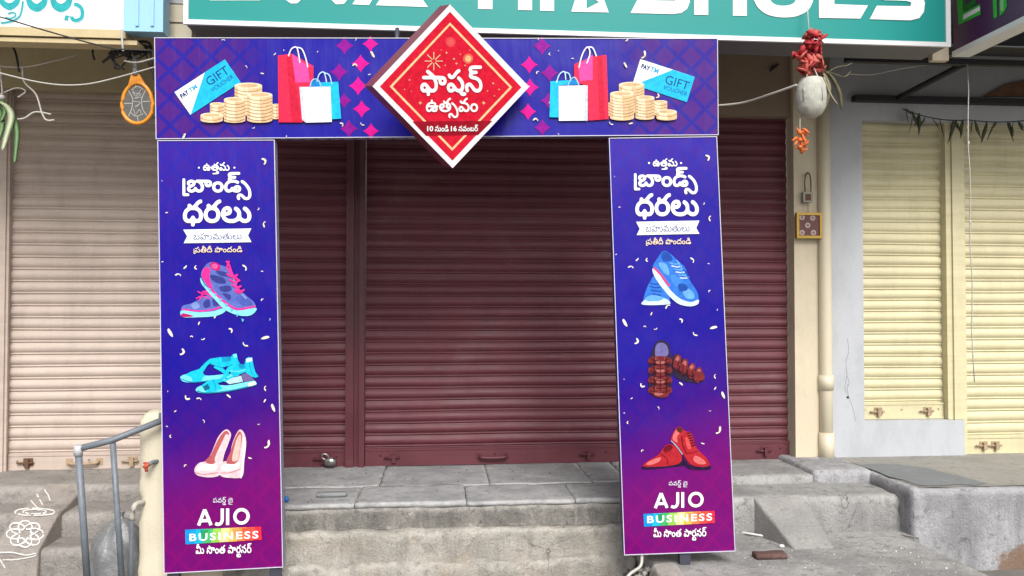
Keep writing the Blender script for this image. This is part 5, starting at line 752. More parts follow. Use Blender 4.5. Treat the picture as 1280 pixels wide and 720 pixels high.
b.tube([P(-4, 126, y=YA), P(2, 122, y=YA), P(3, 116, y=YA), P(1, 95, y=YA), P(-2, 45, y=YA)], .004, M_cablew, 6)
b.lathe([(.004, -.014), (.017, -.008), (.018, .01), (.006, .016)], P(2, 122, y=YA), M_cablew, 10)
one(b, 'aloe_plant', 'green aloe hanging at the left edge of the pale shutter', 'plant', P(0, 125, y=YA))

# cables under the left signboard
def cable(pts_, r, m, lab, y, smooth=6):
    q = [P(p[0], p[1], y=p[2] if len(p) > 2 else y) for p in pts_]
    b = MB(); b.tube([tuple(v) for v in curve_pts(q, smooth)], r, m, 6); one(b, 'cable', lab, 'cable', q[0], 'loose cables under the signboards')
cable([(-20, 15, 4.25), (70, 42, 4.25), (130, 58, 4.3), (160, 62, 4.3), (230, 64, 4.45)], .004, M_dark, 'dark cable slanting down across the white signboard to the racket', 4.3)
cable([(-20, 86), (50, 103), (100, 106), (150, 96), (240, 70)], .004, M_cablew, 'grey white cable sagging over the top of the pale shutter', 4.45)
cable([(-10, 82), (28, 84), (60, 78), (98, 68)], .004, M_cablew, 'thin cable end poking out below the white signboard', 4.6)
cable([(28, 84), (30, 102), (45, 118), (52, 140), (58, 150), (68, 150)], .005, M_cablew, 'grey cable end dangling in front of the pale shutter', 4.6)
cable([(16, 149), (30, 148), (44, 140), (64, 143)], .005, M_cablew, 'short white cable end beside the hanging aloe', 4.6)
cable([(0, 118), (20, 110), (32, 114), (22, 122)], .004, M_cablew, 'thin curled wire above the hanging aloe', 4.62)
cable([(2, 45), (18, 62), (24, 90)], .006, M_cable, 'black cable drooping at the top left corner', 4.6)
cable([(152, 36, 4.33), (153, 55, 4.33), (154, 64, 4.34)], .006, M_cablew, 'white cable tied round the end of the pale batten', 4.34)
cable([(155, 76), (172, 78), (200, 71), (232, 66)], .005, M_cablew, 'pale cable running from the racket grip behind the arch', 4.46)
cable([(118, 75), (116, 62), (124, 55)], .006, M_cable, 'short black cable end left of the racket', 4.5)
cable([(128, 78), (138, 70), (148, 60), (160, 56)], .007, M_cable, 'thick black cable bent above the racket', 4.5)
cable([(188, 62), (190, 84), (193, 100)], .006, M_cable, 'black cable hanging close to the left end of the arch', 4.5)
b = MB(); rnd = random.Random(11); cc = P(160, 62, y=4.5)
for k in range(9):
    q = [cc + Vector((rnd.uniform(-.12, .12), rnd.uniform(-.03, .05), rnd.uniform(-.05, .045))) for _ in range(5)]
    b.tube([tuple(v) for v in curve_pts(q, 5)], rnd.choice((.004, .006, .008)), M_cable, 5)
for k in range(5):
    q0 = cc + Vector((rnd.uniform(-.1, .1), 0, -.02)); b.tube([tuple(v) for v in curve_pts([q0, q0 + Vector((rnd.uniform(-.03, .03), 0, -.04)), q0 + Vector((rnd.uniform(-.07, .07), 0, -.09))], 4)], .005, M_cable, 5)
one(b, 'cable_bundle', 'tangled bundle of black cables above the orange racket', 'cables', cc)
cable([(895, 132, 4.5), (930, 128, 4.45), (965, 117, 4.25), (996, 106, 4.12)], .006, M_cablew, 'white cable from behind the arch to the hanging gourd', 4.4)
cable([(1060, 92, 4.7), (1090, 93, 4.75), (1130, 85, 4.8), (1180, 78, 4.8)], .004, M_cablew, 'thin grey cable slung under the right end of the green signboard', 4.7)

# ------------------------------------------------------------------ railing, post, tap, sack
YP = 4.30
gpst = thing('gate_post', 'low cream washed masonry post behind the left banner', 'post', (P(190, 600, y=YP).x, YP, ZG))
zt_ = P(185, 515, y=YP).z
b = MB(); b.rough(xq0, xq0 + .42, YP, 4.75, ZG - .02, zt_, M_wash, .04, .03, .008); b.build('body', gpst)
b = MB(); t0 = P(196, 577, y=YP); b.tube([t0 + Vector((.02, .05, 0)), P(190, 578, y=YP - .03), P(184, 582, y=YP - .05)], .011, M_grpipe, 8); b.build('pipe_stub', gpst)
b = MB(); q = P(184, 582, y=YP - .052)
b.tube([q + Vector((.008, 0, .012)), q + Vector((-.012, -.004, -.012))], [.010, .013], flat('red_cap', (196, 84, 60), .5, .8), 8)
b.tube([q + Vector((-.018, 0, .014)), q + Vector((-.004, 0, .012))], .006, flat('red_cap', (196, 84, 60), .5, .8), 6); b.tube([q + Vector((-.004, -.002, -.008)), q + Vector((-.003, -.002, -.03))], [.01, .008], flat('red_cap', (196, 84, 60), .5, .8), 6); b.build('tap_cap', gpst)
b = MB(); q0, q1, q2 = P(178, 628, y=YP), P(168, 632, y=YP - .05), P(165, 650, y=YP - .05)
b.tube(curve_pts([q0 + Vector((0, .06, 0)), q0, q1, q2], 4), .014, flat('pale_pvc', (196, 192, 182), .5, .7), 8)
b.tube([q2 + Vector((0, 0, .03)), q2, P(164, 690, y=YP - .06), P(163, 740, y=YP - .07)], .012, M_grpipe, 8)
one(b, 'water_pipe', 'bent grey water pipe coming out of the cream post above the sack', 'pipe', q2)

rl = thing('handrail', 'grey painted pipe handrail in front of the left steps', 'railing', P(104, 735, y=4.15))
yr = 4.15
t1 = P(98, 561, y=yr); bt1 = P(110, 738, y=yr); t2 = P(141, 549, y=yr + .04); bt2 = P(153, 736, y=yr + .04); e1 = P(206, 524, y=yr + .10)
b = MB(); b.tube([t1 + Vector((0, 0, -.012)), bt1], .0165, M_grpipe, 12); b.build('upright', rl)
b = MB(); b.tube([t2 + Vector((0, 0, -.02)), bt2], .0145, M_grpipe, 12); b.build('upright', rl)
b = MB(); b.tube([t1, t2 + Vector((0, 0, -.004)), e1], .0165, M_grpipe, 12); b.build('top_rail', rl)
b = MB(); b.tube([t1 + Vector((0, 0, -.035)), t1 + Vector((0, 0, .018))], .0205, flat('pale_joint', (200, 202, 206), .5, .75), 12); b.build('corner_joint', rl)
b = MB(); b.box(e1.x - .035, e1.x + .05, e1.y + .012, e1.y + .03, e1.z - .02, e1.z + .03, M_grpipe); b.build('wall_plate', rl)

M_sack = paint('grey_plastic_sack', (150, 152, 154), .28, .6, .22, 9, dirt=(205, 205, 205), dirt_amt=.5, bumpy=.9, spec=.7)
b = MB(); sc = P(147, 690, y=4.42); prof = [(.13, -.16), (.155, -.10), (.15, -.02), (.125, .06), (.085, .125), (.045, .165), (.018, .185), (.022, .215)]
n_ = 36; rings = []
fine = curve_pts([(r, z, 0) for r, z in prof], 4)
for p in fine:
    ring_ = []
    for i in range(n_):
        t = 2 * math.pi * i / n_; fold = 1 + .09 * math.sin(t * 9 + p[1] * 14) * (.4 + p[1] * 2 + .3) + .10 * noise.noise(Vector((math.cos(t) * 2.5, math.sin(t) * 2.5, p[1] * 12)))
        ring_.append((sc.x + p[0] * fold * math.cos(t) + .06 * max(0, p[1]) , sc.y + p[0] * .85 * fold * math.sin(t), sc.z + p[1]))
    rings.append(b.pts(ring_))
for A, B in zip(rings, rings[1:]):
    for i in range(n_): b.face([A[i], A[(i + 1) % n_], B[(i + 1) % n_], B[i]], M_sack, True)
b.face(rings[0][::-1], M_sack); b.face(rings[-1], M_sack)
one(b, 'plastic_sack', 'crumpled grey plastic sack standing behind the handrail', 'sack', (sc.x, sc.y, sc.z - .16))

# ------------------------------------------------------------------ small loose things
q = P(413, 577, y=D - .07)
b = MB(); b.lathe([(.004, -.03), (.026, -.026), (.036, -.008), (.034, .012), (.018, .028), (.004, .03)], q, M_steel, 16, 0, 1.15, .7)
b.tube(curve_pts([q + Vector((-.03, 0, .01)), q + Vector((-.055, 0, .028)), q + Vector((-.05, 0, .05)), q + Vector((-.022, 0, .045)), q + Vector((-.01, 0, .02))], 4), .006, M_steel, 8)
one(b, 'padlock', 'shiny steel padlock at the foot of the narrow maroon shutter', 'padlock', q)
q = P(415, 620, z=ZP); b = MB(); b.rough(q.x - .085, q.x + .085, q.y - .03, q.y + .03, ZP - .002, ZP + .022, M_patch, .02, .005, .002)
one(b, 'stone_strip', 'short bluish grey stone strip lying on the flagstone platform', 'stone', (q.x, q.y, ZP))
q = P(358, 627, z=ZP); b = MB(); b.lathe([(.012, 0), (.014, .012), (.012, .024), (.005, .03)], q, flat('blue_plastic', (40, 110, 190), .4, .8), 10)
one(b, 'bottle_cap', 'tiny blue plastic cap beside the left banner on the platform', 'cap', q)
for i, (p0, p1, lab) in enumerate((((916, 664), (967, 672), 'long white stick lying on the cement beside the right banner'), ((912, 660), (931, 661), 'short white stick lying next to the longer stick'))):
    a0, a1 = P(*p0, z=ZS + .012), P(*p1, z=ZS + .008); b = MB(); b.tube([a0, a0.lerp(a1, .5) + Vector((0, .004, 0)), a1], .007, flat('white_stick', (228, 226, 224), .6, .8), 6); one(b, 'stick', lab, 'stick', a0)
q = P(963, 695, z=ZS + .01); b = MB(); b.rough(q.x - .09, q.x + .09, q.y - .035, q.y + .04, ZS + .001, ZS + .03, paint('brick_red', (112, 80, 74), .9, .6, .2, 20, dirt=(150, 145, 140), dirt_amt=.5), .02, .008, .004)
one(b, 'brick', 'dark red broken brick on the cement by the wheel ramp', 'brick', (q.x, q.y, ZS))
q = P(977, 682, z=ZS + .01); b = MB(); b.rough(q.x - .016, q.x + .016, q.y - .012, q.y + .012, ZS + .001, ZS + .02, M_alu, .01, .006, .003)
one(b, 'pebble', 'single white pebble at the foot of the wheel ramp', 'pebble', (q.x, q.y, ZS))
b = MB(); q0 = P(802, 690, y=4.1); q1 = P(801, 707, y=4.08); q2 = P(788, 717, y=4.02); b.tube(curve_pts([q0, q1, q2, q2 + Vector((-.04, -.03, -.03))], 5), .008, M_cablew, 8)
one(b, 'cable', 'thick white cable end sticking out below the right banner', 'cable', q1)
q = P(840, 716, z=ZS); b = MB(); b.rough(q.x - .09, q.x + .05, q.y - .5, q.y + .12, ZG - .03, ZS + .02, M_low, .03, .02, .01)
one(b, 'kerb_stone', 'broken pale kerb stone below the right banner', 'stone', (q.x, q.y, ZG))
rub = MB(); rnd = random.Random(5)
for k in range(70):
    x_ = xl - rnd.uniform(.0, .22); y_ = rnd.uniform(3.9, 4.38); s_ = rnd.uniform(.008, .03); z_ = ZG + max(0, .16 - (xl - x_) * .7) + s_ * .3
    rub.lathe([(s_ * .3, -s_ * .6), (s_, -s_ * .1), (s_ * .8, s_ * .4), (s_ * .2, s_ * .6)], (x_, y_, z_), rnd.choice((M_low, M_mort, M_riser)), 6, s_ * .4)
for k in range(170):
    x_ = rnd.uniform(xl + .1, 2.7); y_ = rnd.uniform(3.5, 4.6); s_ = rnd.uniform(.002, .007)
    if x_ > eA.x and y_ < eA.y + (x_ - eA.x) * (eB.y - eA.y) / (eB.x - eA.x) + .03: continue
    rub.lathe([(s_ * .4, -s_ * .2), (s_, 0), (s_ * .3, s_ * .5)], (x_, y_, ZS + s_ * .15), rnd.choice((M_alu, M_low, M_low)), 5, s_ * .4)
for k in range(110):
    x_ = rnd.uniform(-.85, 1.0); on_top = rnd.random() < .7; y_ = rnd.uniform(4.47, 5.4) if on_top else rnd.uniform(4.40, 4.44); s_ = rnd.uniform(.002, .008); z_ = ZP if on_top else .272
    rub.lathe([(s_ * .4, -s_ * .2), (s_, 0), (s_ * .3, s_ * .5)], (x_, y_, z_ + s_ * .1), rnd.choice((M_low, M_mort, M_riser, M_dry)), 5, s_ * .5)
tag(rub.build('rubble'), 'loose cement rubble and grit scattered around the kerb stone', 'rubble', kind='stuff')
# ------------------------------------------------------------------ the promotional arch
def print_mat(name, grad, lat_col, lat_stops, A, B, axis_stops_u=False, line=.07, amt=.5):
    m, nt, bs = new_mat(name)
    uv = nt.nodes.new('ShaderNodeUVMap'); sp = nt.nodes.new('ShaderNodeSeparateXYZ'); nt.links.new(uv.outputs[0], sp.inputs[0])
    def math_(op, a, b=None):
        n = nt.nodes.new('ShaderNodeMath'); n.operation = op
        for s, v in ((0, a), (1, b)):
            if v is None: continue
            if hasattr(v, 'is_output'): nt.links.new(v, n.inputs[s])
            else: n.inputs[s].default_value = v
        return n.outputs[0]
    u, v = sp.outputs[0], sp.outputs[1]
    lo = tex_noise(nt, uv.outputs[0], 2.2, 2)
    t = math_('ADD', math_('ADD', v, math_('MULTIPLY', math_('SUBTRACT', .5, u), .10)), math_('MULTIPLY', math_('SUBTRACT', lo, .5), .08))
    c = ramp(nt, t if not axis_stops_u else u, [(p, col(k, .56)) for p, k in grad])
    pa, qa = math_('MULTIPLY', u, A), math_('MULTIPLY', v, B)
    d = math_('MINIMUM', math_('PINGPONG', math_('ADD', pa, qa), .5), math_('PINGPONG', math_('SUBTRACT', pa, qa), .5))
    ln = ramp(nt, d, [(line, G1), (line + .05, W1)])            # 1 inside the quilted lozenges, 0 on the lines between
    gate = ramp(nt, u if axis_stops_u else v, [(p, (k, k, k)) for p, k in lat_stops])
    f = mix(nt, 1.0, ln, gate, 'MULTIPLY')
    c = mix(nt, f, c, col(lat_col, .58))
    nt.links.new(c, bs.inputs['Base Color']); bs.inputs['Roughness'].default_value = .34; bs.inputs['Specular IOR Level'].default_value = .22
    v3 = mapping(nt, (1, 1, 1)); wr = tex_noise(nt, v3, 2.6, 2, .4); w2 = tex_noise(nt, mapping(nt, (5, 5, 1.2)), 1.6, 3, .5)
    bump(nt, bs, w2, .35, .03, bump(nt, bs, wr, .3, .05))
    return m
M_pan = print_mat('printed_flex_panel', [(.0, (146, 0, 126)), (.16, (142, 0, 128)), (.34, (64, 8, 156)), (.5, (24, 12, 174)), (.8, (28, 15, 178)), (1.0, (50, 30, 190))], (104, 4, 128), [(.0, .38), (.3, .22), (.45, .05), (.75, .08), (.9, .14)], 4.4, 15.5)
M_head = print_mat('printed_flex_header', [(.0, (40, 20, 176)), (.3, (26, 14, 182)), (.7, (26, 14, 178)), (1.0, (40, 18, 172))], (88, 22, 148), [(.0, .95), (.13, .85), (.20, .0), (.80, .0), (.87, .8), (1.0, .95)], 20.5, 3.7, True, .07)
M_side = flat('panel_side_flex', (70, 50, 150), .45, .8)
M_rim = flat('white_panel_rim', (214, 212, 230), .4, .8)
M_tube = flat('dark_square_tube', (62, 64, 78), .5, .8)

AB = R(2.2); AN = Vector((-math.sin(AB), -math.cos(AB), 0))
A0 = CAM + ray(275, 400) * 4.05
plane = Art(A0, AN)
def on(px, py, h=0):
    plane.use(0, 0, 1); return plane.at((px, py), h)
arch = thing('promotional_arch', 'purple promotional arch with shoe pictures and red diamond sign before the maroon shutters', 'arch', on(560, 720))
def panel(name, quad, mat):
    TL_, TR_, BR_, BL_ = quad
    b = MB(); f = [on(*q) for q in (BL_, BR_, TR_, TL_)]; bk = [v - AN * .055 for v in f]
    b.poly(f, mat, [(0, 0), (1, 0), (1, 1), (0, 1)])
    i = b.pts(f); j = b.pts(bk)
    b.face(j[::-1], M_side)
    for k in range(4): b.face([i[k], j[k], j[(k + 1) % 4], i[(k + 1) % 4]], M_side)
    o = b.build(name, arch)
    r = MB(); e = .0035
    for k in range(4):
        p0, p1 = f[k], f[(k + 1) % 4]; c_ = sum(f, Vector()) / 4
        d0, d1 = (p1 - p0).normalized() * 0, Vector()
        inn = lambda p: p + Vector((math.copysign(e, c_.x - p.x), 0, math.copysign(e, c_.z - p.z)))
        q = [p0, p1, inn(p1), inn(p0)]; r.hexa([v - AN * .05 for v in q], [v + AN * .004 for v in q], M_rim)
    r.build('rim', o)
    return o
head = panel('header_panel', ((193, 47), (897, 48), (898, 169), (195, 174)), M_head)
pl = panel('side_panel', ((197, 175.5), (343.5, 174.8), (354, 709), (205, 717)), M_pan)
pr = panel('side_panel', ((761, 172.5), (896, 170.5), (919, 689), (780, 694)), M_pan)
# frame tubes behind and below
def leg(px, py):
    t = on(px, py, -.03); gz = ZS if px > 840 and t.x > xl else ZG
    b = MB(); b.hexa([Vector((t.x - .028, t.y - .02, gz)), Vector((t.x + .028, t.y - .02, gz)), Vector((t.x + .028, t.y + .02, gz)), Vector((t.x - .028, t.y + .02, gz))],
                     [Vector((t.x - .028, t.y - .02, t.z + .02)), Vector((t.x + .028, t.y - .02, t.z + .02)), Vector((t.x + .028, t.y + .02, t.z + .02)), Vector((t.x - .028, t.y + .02, t.z + .02))], M_tube); b.build('leg', arch)
for a_ in ((215, 716), (343, 709), (857, 690)): leg(*a_)
b = MB(); b.tube([on(493, 70, -.075), on(495, 29, -.075)], .014, M_tube, 4); b.build('upright', arch)

art = Art(A0, AN)
CRM = (236, 226, 206); CRD = (190, 168, 140)
def flake(x, y, s, k):
    t = (k * 2.399) % 6.28; c_, n_ = math.cos(t), math.sin(t)
    o = [(-.55, .0), (-.2, -.26), (.25, -.24), (.55, .05), (.42, .2), (.3, -.02), (.05, -.08), (-.3, .08)]
    if k % 3 == 1: o = [(-.55, .0), (-.1, -.2), (.45, -.16), (.55, .08), (.1, .16), (-.3, .14)]
    if k % 3 == 2: o = [(-.5, .15), (-.3, -.3), (.1, -.38), (.5, -.1), (.42, .1), (.12, -.1), (-.15, .0), (-.32, .3)]
    s *= .82; art.poly([(x + s * (a * c_ - b_ * n_), y + s * (a * n_ + b_ * c_)) for a, b_ in o], CRM, 2)
    if s > 13: art.poly([(x + s * (a * c_ - b_ * n_), y + s * (a * n_ + b_ * c_)) for a, b_ in ((-.1, -.2), (.2, -.22), (.4, .05), (.1, -.06))], CRD)
# --- header print
art.use(190, 40, 4.571).start()
MG, PG = (226, 0, 148), (142, 0, 146)
def star(x, y, s, rgb):
    pts = []
    for q in range(4):
        a0 = q * math.pi / 2; a1 = a0 + math.pi / 2
        for k in range(6):
            t = k / 6; p0 = (math.cos(a0), math.sin(a0)); p1 = (math.cos(a1), math.sin(a1)); m_ = .30
            mx, my = m_ * (p0[0] + p1[0]), m_ * (p0[1] + p1[1])
            pts.append((x + s * ((1 - t) ** 2 * p0[0] + 2 * t * (1 - t) * mx + t * t * p1[0]), y + s * ((1 - t) ** 2 * p0[1] + 2 * t * (1 - t) * my + t * t * p1[1])))
    art.poly(pts, rgb)
for x, y, s, c_ in ((1100, 78, 52, PG), (1248, 68, 46, MG), (1192, 180, 52, MG), (1070, 228, 52, PG), (1178, 308, 54, MG), (1098, 392, 44, PG), (1198, 440, 50, MG), (1125, 552, 52, PG), (1252, 566, 46, MG)): star(x, y, s, c_)
art.use(660, 40, 5.12)
for x, y, s, c_ in ((90, 90, 60, PG), (8, 210, 56, MG), (138, 262, 58, PG), (12, 355, 58, MG), (130, 440, 50, PG), (0, 510, 54, MG), (92, 612, 54, PG)): star(x, y, s, c_)
art.use(190, 40, 4.571)
for k, (x, y, s) in enumerate(((408, 47, 22), (703, 127, 20), (755, 105, 12), (540, 200, 22), (632, 238, 24), (948, 115, 12), (1165, 42, 20), (1262, 130, 46), (1160, 192, 34), (582, 548, 20), (185, 598, 40), (1085, 530, 32), (1203, 528, 30), (1242, 245, 18), (768, 598, 14))): flake(x, y, s, k)
art.use(660, 40, 5.12)
for k, (x, y, s) in enumerate(((632, 55, 26), (138, 143, 22), (193, 123, 14), (284, 172, 20), (60, 262, 26), (738, 147, 62), (622, 215, 42), (48, 565, 40), (0, 352, 24), (135, 455, 14), (193, 658, 16), (530, 588, 34), (655, 588, 30), (826, 412, 38), (66, 48, 20))): flake(x, y, s, k + 1)
art.build('printed_confetti', head)
# vouchers
def voucher(x0, y0, sc, quad, cy, pay, gift, vou, back=False):
    art.use(x0, y0, sc).start(.004); art.poly(quad, (238, 246, 252)); art.poly(cy, (28, 186, 240))
    for body, o, ux, uy, c_, bd in (pay + gift + vou): art.text(body, o, ux, uy, c_, bd)
    art.build('printed_voucher', head)
NV, CY2, DK = (24, 40, 100), (70, 170, 225), (20, 70, 120)
voucher(190, 40, 4.571, [(130, 345), (418, 158), (508, 288), (222, 475)], [(303, 232), (418, 158), (508, 288), (222, 475)],
        [('PAY', (174, 384), (44, -31), (-16, -24), NV, .05), ('TM', (222, 350), (42, -29), (-15, -22), CY2, .03)],
        [('GIFT', (330, 312), (118, -78), (-28, -42), DK, .0)], [('VOUCHER', (350, 345), (122, -82), (-14, -20), DK, -.004), ('l', (355, 357), (2, 2), (0, 0), DK, 0)][:1])
voucher(660, 40, 5.12, [(718, 175), (1066, 288), (1015, 450), (668, 336)], [(925, 243), (1066, 288), (1015, 450), (730, 356), (728, 320)],
        [('PAY', (720, 234), (56, 18), (9, -30), NV, .05), ('TM', (778, 252), (52, 17), (9, -30), CY2, .03)],
        [('GIFT', (872, 330), (148, 46), (16, -54), DK, .0)], [('VOUCHER', (862, 366), (150, 46), (8, -26), DK, -.004)])
def coins(x0, y0, sc, L, flip):
    art.use(x0, y0, sc).start(.0075)
    for (a, b_, t_, bt) in L:
        w2 = b_ - a; e = w2 * .11
        art.poly([(a, t_ + e)] + [(a + w2 / 2 - w2 / 2 * math.cos(math.pi * k / 10), t_ + e - e * math.sin(math.pi * k / 10)) for k in range(1, 10)] + [(b_, t_ + e)] + [(b_, bt - e)] + [(a + w2 / 2 + w2 / 2 * math.cos(math.pi * k / 10), bt - e + e * math.sin(math.pi * k / 10)) for k in range(1, 10)] + [(a, bt - e)], (226, 190, 146))
        art.poly([(a + w2 * .12, t_ + e), (a + w2 * .5, t_ + 2 * e), (a + w2 * .55, bt - e * .2), (a + w2 * .12, bt - e * .8)], (244, 222, 186))
        art.ell(a + w2 / 2, t_ + e, w2 / 2, e, (240, 220, 186)); art.ell(a + w2 / 2, t_ + e, w2 * .36, e * .62, (214, 178, 136))
        z = t_ + 2.2 * e + 8
        while z < bt - e:
            art.line([(a + 2, z - e * .6), (a + w2 * .3, z + e * .25), (a + w2 * .7, z + e * .25), (b_ - 2, z - e * .6)], 3.2, (168, 122, 84), 3); z += 19
    art.build('printed_coins', head)
coins(190, 40, 4.571, [(690, 730, 412, 500), (475, 632, 292, 480), (335, 422, 405, 492), (415, 537, 375, 522), (547, 692, 347, 522), (283, 410, 465, 522)], 0)
coins(660, 40, 5.12, [(512, 545, 452, 540), (580, 742, 322, 520), (800, 888, 440, 540), (685, 806, 410, 565), (522, 676, 382, 570), (818, 948, 500, 570)], 1)
RD, RD2, PK, CYB, CYD, WB, WB2 = (238, 40, 78), (206, 26, 62), (226, 76, 160), (24, 190, 246), (10, 130, 205), (238, 240, 250), (206, 210, 228)
art.use(190, 40, 4.571).start(.0105)
art.poly([(722, 138), (802, 128), (925, 198), (925, 400), (860, 520), (726, 518)], RD); art.poly([(770, 142), (802, 150), (858, 520), (800, 518)], RD2)
art.poly([(802, 128), (893, 196), (925, 198), (925, 290), (822, 292)], PK); art.poly([(893, 200), (925, 198), (922, 310), (905, 300)], RD)
for l in ([(782, 142), (800, 100), (826, 90), (838, 118), (848, 180)], [(826, 92), (858, 100), (880, 150), (893, 205)]): art.line(l, 7, (238, 234, 240))
art.poly([(940, 292), (1066, 288), (1083, 498), (1020, 502)], CYB); art.poly([(915, 285), (950, 275), (965, 320), (905, 320)], CYD)
for l in ([(945, 288), (958, 245), (985, 234), (1000, 290)], [(985, 236), (1015, 250), (1030, 300)]): art.line(l, 6, (190, 225, 246))
art.poly([(845, 318), (1022, 316), (1030, 517), (882, 521), (862, 505)], WB); art.poly([(845, 318), (860, 320), (884, 521), (860, 502)], WB2)
for l in ([(905, 325), (915, 285), (935, 272), (958, 285), (970, 325)],): art.line(l, 6, (150, 205, 240))
art.build('printed_shopping_bags', head)
art.use(660, 40, 5.12).start(.0105)
art.poly([(408, 162), (500, 150), (515, 560), (385, 570), (380, 350), (294, 320), (294, 210)], RD); art.poly([(440, 158), (470, 154), (492, 562), (455, 566)], RD2)
art.poly([(318, 215), (412, 148), (412, 310), (330, 318)], PK)
for l in ([(324, 232), (345, 150), (378, 100), (395, 140), (374, 205)], [(378, 102), (412, 105), (436, 160)]): art.line(l, 8, (238, 234, 240))
art.poly([(142, 320), (262, 312), (262, 340), (195, 345), (195, 550), (136, 548)], CYB); art.poly([(262, 312), (300, 305), (332, 340), (240, 345)], CYD)
for l in ([(180, 330), (200, 275), (232, 258), (240, 310)], [(232, 260), (262, 272), (272, 318)]): art.line(l, 7, (190, 225, 246))
art.poly([(195, 348), (380, 345), (378, 570), (196, 572)], WB); art.poly([(362, 347), (380, 345), (380, 572), (356, 570)], WB2)
for l in ([(250, 358), (270, 310), (300, 296), (325, 345)],): art.line(l, 7, (150, 205, 240))
art.build('printed_shopping_bags', head)

# --- side panels
def L1(a): return art.use(190, 180, 5.141)
CONF = [((200, 310, 3.7875), ((85, 128, 34), (120, 90, 24), (170, 92, 24), (400, 92, 36), (484, 110, 14), (484, 245, 17), (520, 337, 13), (50, 402, 50), (150, 420, 17), (205, 430, 22), (185, 357, 20), (335, 390, 30), (405, 457, 34), (498, 425, 44), (105, 492, 40), (500, 665, 28), (325, 700, 28), (12, 64, 12), (268, 322, 36), (38, 678, 9), (130, 708, 34), (185, 714, 28))),
        ((200, 500, 3.275), ((64, 45, 13), (45, 148, 16), (180, 86, 17), (370, 237, 18), (105, 268, 16), (440, 180, 44), (465, 32, 38), (30, 108, 10), (405, 98, 12), (430, 3, 18))),
        ((190, 180, 5.141), ((720, 112, 54), (68, 237, 13), (97, 442, 20), (685, 418, 20), (725, 518, 46)))]
def confetti(to_right):
    k = 0; art.start()
    for (x0, y0, sc), L_ in CONF:
        for x, y, s in L_:
            gx, gy = x0 + x / sc, y0 + y / sc
            if to_right:
                v = (gy - 175) / 540; u = (gx - (197 + 9 * v)) / 147; gy = 171.5 + 520 * v; gx = 761 + 20 * v + u * (135 + 4 * v)
            art.use(0, 0, 1); flake(gx, gy, s / sc * (.9 if to_right else 1), k); k += 1
    art.build('printed_confetti', pr if to_right else pl)
confetti(False); confetti(True)
def ajio(x0, y0, x1, y1, rise, wd):
    w, h = x1 - x0, y1 - y0
    t = lambda u, v: (x0 + u * w, y1 - v * h - rise * u)
    o_ = wd / 2 / h
    for l in ([(.03, .02), (.145, .97)], [(.145, .97), (.265, .02)], [(.075, .30), (.225, .30)], [(.575, .0), (.575, 1.0)]): art.line([t(*p) for p in l], wd, WH, 0)
    art.line([t(*p) for p in ((.475, 1.0), (.475, .6), (.472, .28), (.44, .10), (.39, .06), (.345, .12))], wd, WH, 3)
    q = [(.835 + (.155 + s_) * math.cos(k * math.pi / 14), .5 + (.5 + s_ * w / h) * math.sin(k * math.pi / 14)) for s_ in (0,) for k in range(28)]
    ir = wd / w
    q2 = [(.835 + (.155 - ir) * math.cos(k * math.pi / 14), .5 + (.5 - wd / h) * math.sin(k * math.pi / 14)) for k in range(28)]
    art.ring([t(*p) for p in q], [t(*p) for p in q2], WH)
BE = (238, 214, 186); SL = (96, 92, 140)
art.use(190, 180, 5.141).start(.004)
for x in (303, 531): art.ell(x, 153, 6, 6, WH, 10)
art.word('uttama', 330, 118, 500, 195, WH); art.word('brands', 198, 181, 640, 361, WH); art.word('dharalu', 201, 358, 640, 530, WH)
art.poly([(203, 551), (640, 543), (619, 588), (641, 631), (206, 638), (228, 594)], (240, 248, 250)); art.word('bahumatulu', 268, 571, 578, 616, SL, 2); art.word('pratidi', 270, 655, 582, 706, BE, 3)
art.use(200, 500, 3.275); art.word('powered', 218, 396, 299, 429, (225, 215, 235))
ajio(153, 446, 371, 514, 6, 13)
art.build('lettering', pl)
art.use(760, 160, 4.8).start(.004)
for x in (245, 437): art.ell(x, 211, 6, 6, WH, 10)
art.word('uttama', 268, 183, 415, 251, WH); art.word('brands', 155, 235, 537, 398, WH); art.word('dharalu', 163, 392, 543, 550, WH)
art.poly([(167, 563), (547, 556), (528, 600), (547, 635), (171, 643), (189, 605)], (240, 248, 250)); art.word('bahumatulu', 225, 580, 488, 624, SL, 2); art.word('pratidi', 227, 658, 496, 707, BE, 3)
art.use(760, 500, 3.6); art.word('powered', 272, 361, 356, 393, (225, 215, 235))
ajio(205, 417, 431, 487, 6, 13)
art.build('lettering', pr)
def strip(par, x0, y0, sc, q, txt, tag_):
    art.use(x0, y0, sc).start(.004); (ax, ay), (bx_, by), (cx_, cy_), (dx, dy) = q
    cols_ = [(20, 150, 235), (30, 180, 215), (70, 180, 110), (150, 200, 90), (232, 214, 150), (244, 190, 90), (240, 130, 70), (232, 80, 70), (228, 50, 66)]
    n_ = len(cols_)
    for k in range(n_):
        t0, t1 = k / n_, (k + 1) / n_ + (.02 if k < n_ - 1 else 0); sk = .035
        f_ = lambda t, top: ((ax + (bx_ - ax) * min(t + sk, 1), ay + (by - ay) * min(t + sk, 1)) if top else (dx + (cx_ - dx) * t, dy + (cy_ - dy) * t))
        art.poly([f_(t0 - (sk if k == 0 else 0), 1), f_(t1, 1), f_(t1, 0), f_(t0, 0)], cols_[k])
    for k, (t, c_) in enumerate(((.2, (40, 150, 90)), (.62, (236, 150, 90)), (.75, (236, 90, 60)))):
        x_ = ax + (bx_ - ax) * t; y_ = ay + (by - ay) * t + 4; art.poly([(x_, y_), (x_ + 34, y_), (x_ + 12, y_ + (dy - ay) * .75)], c_)
    art.text(*txt); art.word('partner', *tag_); art.build('sponsor_strip', par)
